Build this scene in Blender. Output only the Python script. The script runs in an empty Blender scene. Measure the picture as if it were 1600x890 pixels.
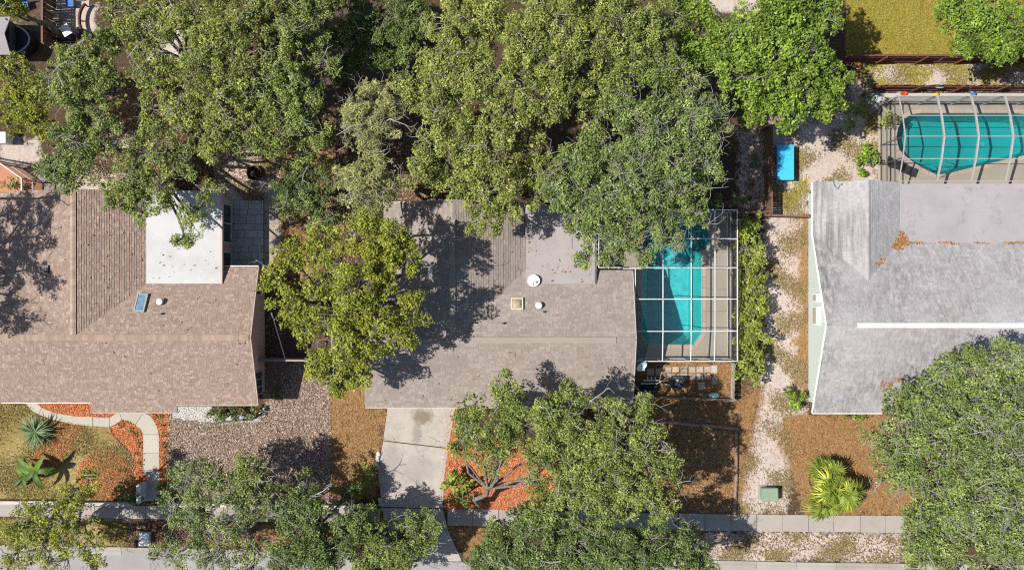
import bpy, bmesh, math, random
import numpy as np
from mathutils import Vector, Matrix

random.seed(7)
RNG = np.random.default_rng(11)
scene = bpy.context.scene
COL = scene.collection

# ------------------------------------------------------------------ camera, sky, sun, exposure
CAM_H = 56.0                 # flying height of the camera above the ground (m)
PPM = 1600.0 / 72.0          # photo pixels per metre on the ground
cam_d = bpy.data.cameras.new('camera'); cam = bpy.data.objects.new('camera', cam_d); COL.objects.link(cam)
cam.location = (0, 0, CAM_H); cam.rotation_euler = (0, 0, 0)
cam_d.sensor_fit = 'HORIZONTAL'; cam_d.sensor_width = 36; cam_d.lens = 28; cam_d.clip_end = 2000
scene.camera = cam
SUN_EL, SUN_TOWARDS = math.radians(53), math.radians(3)
world = bpy.data.worlds.new('World'); scene.world = world; world.use_nodes = True
wn = world.node_tree.nodes; wl = world.node_tree.links
sky = wn.new('ShaderNodeTexSky'); sky.sky_type = 'NISHITA'; sky.sun_disc = False
sky.sun_elevation = SUN_EL; sky.sun_rotation = math.radians(267)
wn['Background'].inputs['Strength'].default_value = 0.08
wl.new(sky.outputs[0], wn['Background'].inputs[0])
sun_d = bpy.data.lights.new('sun', 'SUN'); sun_d.energy = 4.9; sun_d.angle = math.radians(0.53); sun_d.color = (1.0, 0.95, 0.86)
sun = bpy.data.objects.new('sun', sun_d); COL.objects.link(sun)
sdir = Vector((math.cos(SUN_EL) * math.cos(SUN_TOWARDS), math.cos(SUN_EL) * math.sin(SUN_TOWARDS), -math.sin(SUN_EL)))
sun.rotation_euler = sdir.to_track_quat('-Z', 'Y').to_euler(); sun.location = (-40, 0, 60)
vs = scene.view_settings
vs.view_transform = 'Standard'; vs.look = 'None'; vs.gamma = 1.0; vs.exposure = 0.42; vs.use_curve_mapping = False
scene.cycles.max_bounces = 6; scene.cycles.diffuse_bounces = 3; scene.cycles.transparent_max_bounces = 16
scene.cycles.use_denoising = False; scene.cycles.filter_width = 1.15
scene.cycles.caustics_reflective = False; scene.cycles.caustics_refractive = False

# ------------------------------------------------------------------ small helpers
def W(px, py, z=0.0):
    """world point at height z that lies under a place measured on the aerial survey"""
    s = (CAM_H - z) / CAM_H / PPM
    return ((px - 800.0) * s, (445.0 - py) * s, z)
def W2(pts, z=0.0):
    return [W(x, y, z)[:2] for x, y in pts]

def tag(o, label=None, cat=None, group=None, kind=None):
    if label: o['label'] = label
    if cat: o['category'] = cat
    if group: o['group'] = group
    if kind: o['kind'] = kind
    return o
def thing(name, loc, label, cat, group=None):
    o = bpy.data.objects.new(name, None); COL.objects.link(o); o.location = loc; o.empty_display_size = 0.3
    return tag(o, label, cat, group)
def root_loc(o):
    v = Vector((0, 0, 0))
    while o is not None:
        v += Vector(o.location); o = o.parent
    return v
def link(name, me, parent=None, loc=None):
    o = bpy.data.objects.new(name, me); COL.objects.link(o)
    if parent is not None: o.parent = parent
    if loc is not None: o.location = loc
    return o

class B:
    """collects boxes, beams, tubes and prisms in world coordinates; build() links them as one mesh object"""
    def __init__(s): s.v = []; s.f = []; s.m = []
    def add(s, vs_, fs, m=0):
        n = len(s.v); s.v += [tuple(p) for p in vs_]
        s.f += [tuple(n + i for i in f) for f in fs]; s.m += [m] * len(fs); return s
    def box(s, x0, x1, y0, y1, z0, z1, m=0):
        p = [(x, y, z) for z in (z0, z1) for y in (y0, y1) for x in (x0, x1)]
        return s.add(p, [(0, 2, 3, 1), (4, 5, 7, 6), (0, 1, 5, 4), (2, 6, 7, 3), (0, 4, 6, 2), (1, 3, 7, 5)], m)
    def beam(s, p, q, w, h, m=0, up=(0, 0, 1)):
        p, q = Vector(p), Vector(q); d = (q - p).normalized(); u = Vector(up)
        if abs(d.dot(u)) > 0.98: u = Vector((1, 0, 0))
        r = d.cross(u).normalized() * (w / 2); t = r.cross(d).normalized() * (h / 2)
        c = [p - r - t, p + r - t, p + r + t, p - r + t, q - r - t, q + r - t, q + r + t, q - r + t]
        return s.add(c, [(0, 1, 2, 3), (7, 6, 5, 4), (0, 4, 5, 1), (1, 5, 6, 2), (2, 6, 7, 3), (3, 7, 4, 0)], m)
    def tube(s, pts, rad, n=6, m=0, caps=True):
        pts = [Vector(p) for p in pts]; k = len(pts)
        if not isinstance(rad, (list, tuple)): rad = [rad] * k
        rings = []; base = len(s.v)
        ref = None
        for i, p in enumerate(pts):
            d = (pts[min(i + 1, k - 1)] - pts[max(i - 1, 0)])
            d = d.normalized() if d.length > 1e-9 else Vector((0, 0, 1))
            if ref is None: ref = Vector((1, 0, 0)) if abs(d.x) < 0.8 else Vector((0, 1, 0))
            a = (ref - d * ref.dot(d)).normalized(); b = d.cross(a); ref = a
            for j in range(n):
                t = 2 * math.pi * j / n
                s.v.append(tuple(p + (a * math.cos(t) + b * math.sin(t)) * rad[i]))
        for i in range(k - 1):
            for j in range(n):
                a0 = base + i * n + j; a1 = base + i * n + (j + 1) % n
                s.f.append((a0, a1, a1 + n, a0 + n)); s.m.append(m)
        if caps:
            s.f.append(tuple(base + j for j in reversed(range(n)))); s.m.append(m)
            s.f.append(tuple(base + (k - 1) * n + j for j in range(n))); s.m.append(m)
        return s
    def prism(s, poly, z0, z1, m=0):
        n = len(poly)
        area = sum(poly[i][0] * poly[(i + 1) % n][1] - poly[(i + 1) % n][0] * poly[i][1] for i in range(n))
        if area < 0: poly = poly[::-1]
        p = [(x, y, z0) for x, y in poly] + [(x, y, z1) for x, y in poly]
        f = [tuple(reversed(range(n))), tuple(range(n, 2 * n))] + [(i, (i + 1) % n, n + (i + 1) % n, n + i) for i in range(n)]
        return s.add(p, f, m)
    def lathe(s, c, prof, n=16, m=0):
        base = len(s.v); k = len(prof)
        for r, z in prof:
            for j in range(n):
                t = 2 * math.pi * j / n; s.v.append((c[0] + r * math.cos(t), c[1] + r * math.sin(t), c[2] + z))
        for i in range(k - 1):
            for j in range(n):
                a = base + i * n + j; b = base + i * n + (j + 1) % n
                s.f.append((a, b, b + n, a + n)); s.m.append(m)
        s.f.append(tuple(base + j for j in reversed(range(n)))); s.m.append(m)
        s.f.append(tuple(base + (k - 1) * n + j for j in range(n))); s.m.append(m)
        return s
    def xform(s, mat):
        s.v = [tuple(mat @ Vector(p)) for p in s.v]; return s
    def build(s, name, mats, parent=None, bevel=0, smooth=False):
        me = bpy.data.meshes.new(name)
        off = root_loc(parent)
        me.from_pydata([(x - off.x, y - off.y, z - off.z) for x, y, z in s.v], [], s.f)
        for m in (mats if isinstance(mats, (list, tuple)) else [mats]): me.materials.append(m)
        me.polygons.foreach_set('material_index', s.m)
        if smooth: me.polygons.foreach_set('use_smooth', [True] * len(s.f))
        if bevel:
            bm = bmesh.new(); bm.from_mesh(me)
            bmesh.ops.bevel(bm, geom=bm.edges[:], offset=bevel, segments=2, affect='EDGES', clamp_overlap=True)
            bm.to_mesh(me); bm.free()
        me.update()
        return link(name, me, parent)

def fill_poly(name, outer, holes, z, m, parent=None):
    """flat sheet with holes"""
    bm = bmesh.new(); es = []
    for loop in [outer] + list(holes):
        vv = [bm.verts.new((x, y, z)) for x, y in loop]
        es += [bm.edges.new((vv[i], vv[(i + 1) % len(vv)])) for i in range(len(vv))]
    bmesh.ops.triangle_fill(bm, edges=es, use_beauty=True)
    bmesh.ops.recalc_face_normals(bm, faces=bm.faces[:])
    for f in bm.faces:
        if f.normal.z < 0: f.normal_flip()
    me = bpy.data.meshes.new(name); bm.to_mesh(me); bm.free(); me.materials.append(m)
    off = root_loc(parent)
    me.transform(Matrix.Translation(-off))
    return link(name, me, parent)

def inside(poly, X, Y):
    r = np.zeros(X.shape, bool); n = len(poly)
    for i in range(n):
        x0, y0 = poly[i]; x1, y1 = poly[(i + 1) % n]
        if y0 == y1: continue
        c = ((y0 > Y) != (y1 > Y)) & (X < (x1 - x0) * (Y - y0) / (y1 - y0) + x0)
        r ^= c
    return r
def sdist(poly, X, Y):
    d = np.full(X.shape, 1e9); n = len(poly)
    for i in range(n):
        x0, y0 = poly[i]; x1, y1 = poly[(i + 1) % n]
        ex, ey = x1 - x0, y1 - y0; L = ex * ex + ey * ey + 1e-12
        t = np.clip(((X - x0) * ex + (Y - y0) * ey) / L, 0, 1)
        d = np.minimum(d, np.hypot(X - x0 - t * ex, Y - y0 - t * ey))
    return np.where(inside(poly, X, Y), d, -d)

# ------------------------------------------------------------------ node materials
class NT:
    def __init__(s, name):
        s.mat = bpy.data.materials.new(name); s.mat.use_nodes = True
        s.n = s.mat.node_tree.nodes; s.l = s.mat.node_tree.links
        s.bsdf = s.n['Principled BSDF']; s.out = s.n['Material Output']
        s.bsdf.inputs['Roughness'].default_value = 0.9
        s.bsdf.inputs['Specular IOR Level'].default_value = 0.2
        s._co = None
    def co(s):
        if s._co is None:
            g = s.n.new('ShaderNodeNewGeometry'); s._co = g.outputs['Position']
        return s._co
    def mp(s, scale=(1, 1, 1), rot=(0, 0, 0), vec=None):
        m = s.n.new('ShaderNodeMapping'); s.l.new(vec or s.co(), m.inputs[0])
        m.inputs['Scale'].default_value = scale; m.inputs['Rotation'].default_value = rot; return m.outputs[0]
    def noise(s, scale, detail=4, rough=0.55, vec=None):
        t = s.n.new('ShaderNodeTexNoise'); t.inputs['Scale'].default_value = scale
        t.inputs['Detail'].default_value = detail; t.inputs['Roughness'].default_value = rough
        s.l.new(vec or s.co(), t.inputs['Vector']); return t.outputs['Fac']
    def voro(s, scale, vec=None, out='Color', feature='F1'):
        t = s.n.new('ShaderNodeTexVoronoi'); t.feature = feature; t.inputs['Scale'].default_value = scale
        s.l.new(vec or s.co(), t.inputs['Vector']); return t.outputs[out]
    def attr(s, name):
        a = s.n.new('ShaderNodeAttribute'); a.attribute_name = name; return a.outputs['Fac']
    def island(s):
        g = s.n.new('ShaderNodeNewGeometry'); return g.outputs['Random Per Island']
    def _in(s, sock, val):
        if hasattr(val, 'is_output') or isinstance(val, bpy.types.NodeSocket): s.l.new(val, sock)
        elif isinstance(val, (tuple, list)): sock.default_value = tuple(val) + ((1.0,) if len(val) == 3 and len(sock.default_value) == 4 else ())
        else: sock.default_value = val
    def math(s, op, a, b=0.0, c=None, clamp=False):
        m = s.n.new('ShaderNodeMath'); m.operation = op; m.use_clamp = clamp
        s._in(m.inputs[0], a); s._in(m.inputs[1], b)
        if c is not None: s._in(m.inputs[2], c)
        return m.outputs[0]
    def mr(s, v, a, b, c=0.0, d=1.0):
        m = s.n.new('ShaderNodeMapRange'); m.clamp = True; s._in(m.inputs[0], v)
        for i, x in enumerate((a, b, c, d)): m.inputs[1 + i].default_value = x
        return m.outputs[0]
    def mix(s, fac, a, b, mode='MIX'):
        m = s.n.new('ShaderNodeMix'); m.data_type = 'RGBA'; m.blend_type = mode
        s._in(m.inputs[0], fac); s._in(m.inputs[6], a); s._in(m.inputs[7], b); return m.outputs[2]
    def ramp(s, fac, stops):
        r = s.n.new('ShaderNodeValToRGB'); s.l.new(fac, r.inputs[0]); e = r.color_ramp.elements
        while len(e) < len(stops): e.new(0.5)
        for k, (p, c) in zip(e, stops): k.position = p; k.color = tuple(c) + (1,)
        return r.outputs[0]
    def bump(s, h, strength=0.4, dist=0.05):
        b = s.n.new('ShaderNodeBump'); b.inputs['Strength'].default_value = strength; b.inputs['Distance'].default_value = dist
        s.l.new(h, b.inputs['Height']); s.l.new(b.outputs[0], s.bsdf.inputs['Normal']); return s
    def color(s, c): s._in(s.bsdf.inputs['Base Color'], c); return s
    def rough(s, r, spec=None, metal=None):
        s._in(s.bsdf.inputs['Roughness'], r)
        if spec is not None: s.bsdf.inputs['Specular IOR Level'].default_value = spec
        if metal is not None: s.bsdf.inputs['Metallic'].default_value = metal
        return s
def mul(c, k): return tuple(min(1, x * k) for x in c)
_simple = {}
def plain(name, c, rough=0.7, var=0.18, scale=6.0, spec=0.25, metal=0.0, grime=0.0):
    """painted or moulded surface: slight tonal variation, optional grime"""
    if name in _simple: return _simple[name]
    t = NT(name); n = t.noise(scale, 5, 0.6); col = t.mix(t.mr(n, 0.3, 0.7), mul(c, 1 - var), mul(c, 1 + var * 0.5))
    if grime:
        g = t.mr(t.noise(scale * 0.35, 6, 0.7), 0.5, 0.75)
        col = t.mix(t.math('MULTIPLY', g, grime), col, (0.12, 0.1, 0.08))
    t.color(col).rough(rough, spec, metal); t.bump(n, 0.15, 0.01)
    _simple[name] = t.mat; return t.mat
def concrete(name, c, stain=0.35, scale=1.0):
    t = NT(name)
    big = t.mr(t.noise(0.5 * scale, 5, 0.65), 0.35, 0.7); fine = t.noise(14 * scale, 6, 0.7)
    col = t.mix(big, mul(c, 1.06), mul(c, 1 - stain))
    col = t.mix(t.mr(fine, 0.42, 0.7), col, mul(c, 0.78))
    sp = t.mr(t.noise(3.2 * scale, 8, 0.75), 0.58, 0.72)
    col = t.mix(t.math('MULTIPLY', sp, 0.55), col, mul(c, 0.5))
    g = t.n.new('ShaderNodeObjectInfo'); col = t.mix(0.5, col, t.mix(g.outputs['Random'], mul(c, 0.8), mul(c, 1.12)), 'MIX')
    t.color(col).bump(fine, 0.25, 0.01); return t.mat
def leafmat(name, dark, light, tip=None, trans=0.2):
    t = NT(name)
    tone = t.attr('tone'); isl = t.island()
    f = t.math('ADD', t.math('MULTIPLY', tone, 0.5), t.math('MULTIPLY', isl, 0.5))
    stops = [(0.1, dark), (0.75, light)] + ([(0.97, tip)] if tip else [])
    col = t.ramp(f, stops)
    t.color(col).rough(0.55, 0.3)
    tr = t.n.new('ShaderNodeBsdfTranslucent'); t.l.new(t.mix(0.5, col, mul(light, 1.3)), tr.inputs[0])
    mx = t.n.new('ShaderNodeMixShader'); mx.inputs[0].default_value = trans
    t.l.new(t.bsdf.outputs[0], mx.inputs[1]); t.l.new(tr.outputs[0], mx.inputs[2]); t.l.new(mx.outputs[0], t.out.inputs[0])
    return t.mat
def screenmat(name, c, op):
    t = NT(name)
    tr = t.n.new('ShaderNodeBsdfTransparent'); mx = t.n.new('ShaderNodeMixShader')
    n = t.mr(t.noise(0.7, 3), 0.3, 0.7, op * 0.85, op * 1.15); t.l.new(n, mx.inputs[0])
    t.color(c); t.l.new(tr.outputs[0], mx.inputs[1]); t.l.new(t.bsdf.outputs[0], mx.inputs[2]); t.l.new(mx.outputs[0], t.out.inputs[0])
    return t.mat
def watermat(name, tint):
    t = NT(name)
    tr = t.n.new('ShaderNodeBsdfTransparent'); tr.inputs[0].default_value = tuple(tint) + (1,)
    gl = t.n.new('ShaderNodeBsdfGlossy'); gl.inputs['Roughness'].default_value = 0.03
    fr = t.n.new('ShaderNodeFresnel'); fr.inputs[0].default_value = 1.33
    b = t.n.new('ShaderNodeBump'); b.inputs['Strength'].default_value = 0.3; b.inputs['Distance'].default_value = 0.06
    t.l.new(t.noise(2.6, 3, 0.5), b.inputs['Height']); t.l.new(b.outputs[0], gl.inputs['Normal']); t.l.new(b.outputs[0], fr.inputs['Normal'])
    mx = t.n.new('ShaderNodeMixShader'); t.l.new(fr.outputs[0], mx.inputs[0])
    t.l.new(tr.outputs[0], mx.inputs[1]); t.l.new(gl.outputs[0], mx.inputs[2]); t.l.new(mx.outputs[0], t.out.inputs[0])
    return t.mat
def chipmat(name, stops, rough=0.9):
    t = NT(name); t.color(t.ramp(t.island(), stops)).rough(rough, 0.15); return t.mat

M = {}
M['white'] = plain('white_paint', (0.78, 0.79, 0.78), 0.5, 0.06)
M['alu'] = plain('white_aluminium', (0.62, 0.635, 0.65), 0.45, 0.16, 1.5, spec=0.4, grime=.25)
M['bronze'] = plain('bronze_aluminium', (0.10, 0.085, 0.07), 0.45, 0.2)
M['greyalu'] = plain('grey_aluminium', (0.36, 0.355, 0.34), 0.4, 0.08, spec=0.4)
M['screen'] = screenmat('insect_screen', (0.06, 0.065, 0.075), 0.16)
M['screenw'] = screenmat('wall_screen', (0.05, 0.055, 0.07), 0.42)
M['pinkwall'] = plain('pink_stucco', (0.5, 0.38, 0.34), 0.9, 0.08)
M['aquawall'] = plain('pale_aqua_stucco', (0.47, 0.535, 0.515), 0.85, 0.08)
M['beigewall'] = plain('beige_stucco', (0.5, 0.45, 0.38), 0.9, 0.08)
M['glass'] = plain('window_glass', (0.03, 0.05, 0.07), 0.06, 0.3, spec=0.8)
M['blueframe'] = plain('blue_frame', (0.30, 0.40, 0.5), 0.5, 0.1)
M['bluetop'] = plain('blue_plastic', (0.06, 0.46, 0.78), 0.35, 0.06, 1.2, spec=0.4)
M['greenbox'] = plain('green_enamel', (0.22, 0.30, 0.22), 0.5, 0.1)
M['black'] = plain('black_plastic', (0.025, 0.027, 0.03), 0.5, 0.2)
M['darkgrey'] = plain('dark_grey_metal', (0.08, 0.085, 0.095), 0.5, 0.2)
M['steel'] = plain('galvanised_steel', (0.45, 0.47, 0.5), 0.35, 0.15, metal=0.6)
M['dish'] = plain('dish_grey', (0.55, 0.64, 0.68), 0.45, 0.08)
M['pvc'] = plain('pvc_pipe', (0.75, 0.74, 0.7), 0.4, 0.08)
M['rust'] = plain('rusty_iron', (0.10, 0.055, 0.035), 0.9, 0.4, 9)
M['cream'] = plain('cream_metal', (0.62, 0.54, 0.36), 0.5, 0.08)
M['red'] = plain('red_plastic', (0.5, 0.06, 0.03), 0.5, 0.1)
M['yellow'] = plain('yellow_plastic', (0.75, 0.45, 0.06), 0.5, 0.1)
M['blue'] = plain('blue_fabric', (0.06, 0.16, 0.42), 0.7, 0.15)
M['teal'] = plain('teal_plastic', (0.30, 0.55, 0.58), 0.5, 0.1)
M['terracotta'] = plain('terracotta', (0.45, 0.2, 0.12), 0.8, 0.2)
M['curtain'] = plain('white_gravel', (0.6, 0.58, 0.55), 0.9, 0.2, 20)
def woodmat(name, c):
    t = NT(name)
    o = t.n.new('ShaderNodeObjectInfo')
    n = t.noise(3.0, 6, 0.7, t.mp((6, 6, 0.8))); col = t.mix(t.mr(n, 0.3, 0.7), mul(c, 0.55), mul(c, 1.2))
    col = t.mix(0.45, col, t.mix(o.outputs['Random'], mul(c, 0.6), mul(c, 1.3))); t.color(col).bump(n, 0.3, 0.01); return t.mat
M['fence'] = woodmat('weathered_fence_wood', (0.17, 0.10, 0.07))
M['fence_red'] = woodmat('red_brown_fence_wood', (0.16, 0.065, 0.045))
M['fence_grey'] = woodmat('grey_fence_wood', (0.33, 0.29, 0.26))
M['timber'] = woodmat('landscape_timber', (0.26, 0.19, 0.14))
M['bark'] = (lambda t: (t.color(t.ramp(t.noise(7, 6, 0.7), [(0.3, (0.09, 0.075, 0.06)), (0.7, (0.26, 0.23, 0.2))])).bump(t.noise(20, 5), 0.5, 0.02), t.mat)[1])(NT('grey_bark'))
M['twig'] = plain('pale_twig', (0.33, 0.31, 0.28), 0.9, 0.25, 3)
M['stone'] = concrete('pale_stone', (0.5, 0.47, 0.43))
M['walk'] = concrete('sidewalk_concrete', (0.355, 0.32, 0.285), 0.25)
M['path'] = concrete('path_concrete', (0.43, 0.395, 0.345), 0.16)
M['drive'] = concrete('driveway_concrete', (0.40, 0.37, 0.34), 0.30, 0.8)
M['deck'] = concrete('deck_concrete', (0.36, 0.32, 0.265), 0.3)
M['coping'] = concrete('pool_coping', (0.46, 0.37, 0.31), 0.15)
M['patio'] = concrete('patio_pavers', (0.52, 0.51, 0.50), 0.2)
M['kerb'] = concrete('kerb_concrete', (0.36, 0.335, 0.305), 0.35)
M['whitecon'] = concrete('white_concrete', (0.47, 0.455, 0.44), 0.35)
t = NT('asphalt_street'); n = t.noise(30, 6, 0.7)
t.color(t.mix(t.mr(t.noise(0.5, 5), 0.35, 0.7), t.mix(n, (0.27, 0.265, 0.265), (0.36, 0.355, 0.35)), (0.25, 0.245, 0.245))).bump(n, 0.3, 0.01); M['street'] = t.mat

def shinglemat(name, stops, streak=None, streak_rot=0, amt=0.6):
    t = NT(name); col = t.ramp(t.island(), stops)
    big = t.mr(t.noise(0.35, 6, 0.65), 0.35, 0.7)
    c0 = stops[len(stops) // 2][1]
    col = t.mix(t.math('MULTIPLY', big, 0.4), col, mul(c0, 0.72))
    gr = t.noise(40, 4, 0.7); col = t.mix(t.math('MULTIPLY', t.mr(gr, 0.4, 0.7), 0.25), col, mul(c0, 0.5))
    if streak:
        sv = t.noise(4.0, 7, 0.7, t.mp((1.0, 0.07, 1.0), (0, 0, streak_rot)))
        reg = t.mr(t.noise(0.17, 4, 0.6), 0.36, 0.58)
        col = t.mix(t.math('MULTIPLY', t.math('MULTIPLY', t.mr(sv, 0.40, 0.60), reg), amt), col, streak)
    t.color(col).bump(gr, 0.2, 0.005); return t.mat
M['roof_left'] = shinglemat('brown_pink_shingles', [(0.0, (0.235, 0.17, 0.14)), (0.5, (0.295, 0.215, 0.178)), (0.85, (0.34, 0.255, 0.212)), (1.0, (0.40, 0.315, 0.265))])
M['roof_mid'] = shinglemat('greige_shingles', [(0.0, (0.26, 0.22, 0.195)), (0.5, (0.305, 0.262, 0.235)), (1.0, (0.36, 0.31, 0.28))], (0.2, 0.17, 0.15), 0, 0.4)
M['roof_right'] = shinglemat('pale_grey_shingles', [(0.0, (0.32, 0.31, 0.315)), (0.5, (0.37, 0.36, 0.367)), (1.0, (0.41, 0.40, 0.41))], (0.15, 0.135, 0.14), 0.10, 0.9)
M['cap_left'] = shinglemat('tan_cap_shingles', [(0.0, (0.30, 0.215, 0.16)), (0.5, (0.36, 0.265, 0.2)), (1.0, (0.42, 0.32, 0.25))])
M['cap_mid'] = shinglemat('greige_cap_shingles', [(0.0, (0.27, 0.235, 0.2)), (1.0, (0.34, 0.3, 0.265))])
def rollmat(name, c, stain):
    t = NT(name); b = t.mr(t.noise(0.4, 6, 0.7), 0.4, 0.68); f = t.noise(9, 5, 0.7)
    col = t.mix(b, c, mul(c, 0.86)); col = t.mix(t.math('MULTIPLY', t.mr(t.noise(0.9, 7, 0.72), 0.55, 0.7), stain), col, mul(c, 0.45))
    col = t.mix(t.math('MULTIPLY', t.mr(f, 0.45, 0.7), 0.2), col, mul(c, 0.6)); t.color(col).bump(f, 0.1, 0.005); return t.mat
M['roll_mid'] = rollmat('pinkish_roll_roofing', (0.345, 0.31, 0.31), 0.35)
M['roll_right'] = rollmat('lilac_grey_roll_roofing', (0.345, 0.32, 0.335), 0.55)
M['roll_white'] = rollmat('white_roof_membrane', (0.50, 0.505, 0.51), 0.2)
M['felt'] = plain('roof_felt', (0.08, 0.07, 0.065), 0.95, 0.2)

# foliage
M['oak'] = leafmat('live_oak_leaves', (0.036, 0.054, 0.012), (0.299, 0.365, 0.085), (0.568, 0.593, 0.191))
M['oak_olive'] = leafmat('olive_oak_leaves', (0.042, 0.056, 0.011), (0.348, 0.399, 0.090), (0.656, 0.670, 0.196))
M['oak_grey'] = leafmat('grey_oak_leaves', (0.035, 0.054, 0.012), (0.277, 0.356, 0.097), (0.548, 0.607, 0.228))
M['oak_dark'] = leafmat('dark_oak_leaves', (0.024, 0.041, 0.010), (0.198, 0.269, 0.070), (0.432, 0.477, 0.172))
M['yellow_oak'] = leafmat('yellow_green_leaves', (0.063, 0.074, 0.007), (0.342, 0.374, 0.046), (0.586, 0.584, 0.104))
M['pale'] = leafmat('pale_needles', (0.095, 0.101, 0.036), (0.451, 0.460, 0.168), (0.683, 0.660, 0.291))
M['bright'] = leafmat('bright_green_leaves', (0.040, 0.069, 0.009), (0.252, 0.368, 0.048), (0.503, 0.580, 0.110))
M['hedge'] = leafmat('hedge_leaves', (0.060, 0.084, 0.015), (0.343, 0.413, 0.069), (0.648, 0.605, 0.184))
M['shrub'] = leafmat('dark_shrub_leaves', (0.026, 0.044, 0.009), (0.135, 0.202, 0.038), (0.252, 0.312, 0.076))
M['palm'] = leafmat('palm_fronds', (0.053, 0.084, 0.010), (0.291, 0.362, 0.048), (1.058, 0.907, 0.108))
M['banana'] = leafmat('banana_leaf', (0.026, 0.055, 0.007), (0.128, 0.223, 0.029), (0.230, 0.319, 0.058))
M['yucca'] = leafmat('blue_green_blades', (0.045, 0.076, 0.033), (0.230, 0.345, 0.172), (0.405, 0.515, 0.298))

# ================================================================== GROUND AND SETTING
POOL_MID = W2([(1004, 352), (1022, 338), (1060, 336), (1082, 345), (1096, 352), (1108, 362), (1110, 376), (1104, 388), (1094, 393), (1097, 398),
               (1097, 519), (1084, 538), (1012, 538), (1003, 516)])
POOL_RIGHT = W2([(1400, 215), (1403, 200), (1411, 187), (1424, 179), (1440, 177), (1590, 177), (1615, 182), (1640, 195), (1650, 215), (1640, 232),
                 (1600, 243), (1560, 252), (1480, 271), (1463, 273), (1440, 262), (1418, 247), (1405, 234)])
DECK_MID = [(5.62, 5.1), (15.35, 5.1), (15.35, -5.2), (8.0, -5.2), (8.0, 0.5), (5.62, 0.5)]
DECK_RIGHT = [(25.7, 12.75), (42.0, 12.75), (42.0, 6.4), (25.7, 6.4)]

# (attribute, polygons, edge softness in m, raggedness)
Z = {}
Z['sand'] = [[(1195, 190), (1372, 120), (1372, 300), (1264, 300), (1262, 650), (1228, 655), (1240, 720), (1228, 803), (1150, 803), (1165, 690), (1182, 640), (1196, 560)],
             [(1085, 832), (1435, 834), (1435, 877), (1085, 873)], [(335, 225), (442, 225), (446, 318), (335, 318)], [(60, 270), (240, 270), (240, 305), (60, 305)],
             [(170, 190), (240, 190), (235, 240), (170, 230)], [(0, 215), (60, 220), (70, 255), (0, 258)], [(1335, 98), (1625, 98), (1625, 140), (1335, 140)],
             [(1100, -20), (1180, -20), (1190, 20), (1110, 20)], [(215, 20), (290, 20), (290, 95), (230, 95)], [(75, 10), (150, 10), (150, 50), (75, 50)],
             [(1155, 205), (1198, 205), (1198, 330), (1155, 330)], [(110, 812), (200, 812), (190, 850), (110, 850)]]
Z['straw'] = [[(514, 606), (606, 606), (592, 715), (590, 775), (514, 775)], [(985, 560), (1150, 565), (1150, 630), (1175, 600), (1190, 610), (1176, 690), (1155, 803), (1020, 803), (1000, 660), (985, 640)],
              [(1222, 650), (1340, 645), (1470, 640), (1470, 804), (1262, 804), (1238, 745), (1222, 700)], [(1252, 335), (1264, 335), (1264, 620), (1244, 610)],
              [(695, 822), (780, 822), (780, 870), (730, 868)], [(420, 335), (470, 335), (500, 430), (430, 430)], [(165, 140), (260, 140), (230, 210), (165, 200)],
              [(440, 190), (520, 190), (520, 300), (440, 300)], [(400, 810), (620, 810), (620, 850), (400, 850)]]
Z['lawn'] = [[(1322, -40), (1640, -40), (1640, 88), (1322, 88)]]
Z['turf'] = [[(-20, 626), (40, 629), (60, 650), (172, 668), (205, 712), (208, 779), (-20, 779)], [(-20, 812), (200, 812), (200, 852), (-20, 852)]]
Z['bark_chips'] = [[(262, 651), (330, 660), (405, 656), (413, 640), (414, 560), (500, 560), (516, 606), (516, 790), (262, 770)]]
Z['red'] = [[(58, 628), (143, 630), (143, 641), (188, 642), (174, 653), (120, 650), (90, 645), (67, 637)],
            [(92, 655), (126, 664), (128, 676), (118, 680), (108, 704), (95, 712), (92, 730), (70, 735), (45, 724), (58, 700), (84, 690), (74, 666)],
            [(172, 667), (191, 656), (212, 664), (224, 680), (224, 760), (209, 760), (209, 715), (200, 700), (178, 682)],
            [(122, 748), (126, 724), (150, 708), (176, 704), (196, 716), (207, 738), (208, 776), (150, 778), (130, 770)],
            [(226, 643), (264, 643), (263, 700), (266, 760), (249, 764), (249, 678), (243, 658)],
            [(700, 630), (716, 630), (712, 690), (870, 690), (870, 797), (697, 797), (692, 750)]]
Z['white'] = [[(278, 625), (330, 625), (330, 648), (404, 650), (412, 636), (424, 632), (418, 645), (404, 658), (330, 660), (268, 652), (272, 644)]]
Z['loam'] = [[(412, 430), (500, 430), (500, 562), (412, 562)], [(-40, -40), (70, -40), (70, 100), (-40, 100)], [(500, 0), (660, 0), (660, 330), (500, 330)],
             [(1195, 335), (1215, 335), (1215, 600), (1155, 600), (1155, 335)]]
SOFT = {'sand': (1.0, 1.8), 'straw': (1.1, 2.0), 'lawn': (0.4, 0.5), 'turf': (0.25, 0.5), 'bark_chips': (0.12, 0.25), 'red': (0.10, 0.25), 'white': (0.12, 0.3), 'loam': (0.7, 1.0)}

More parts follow.
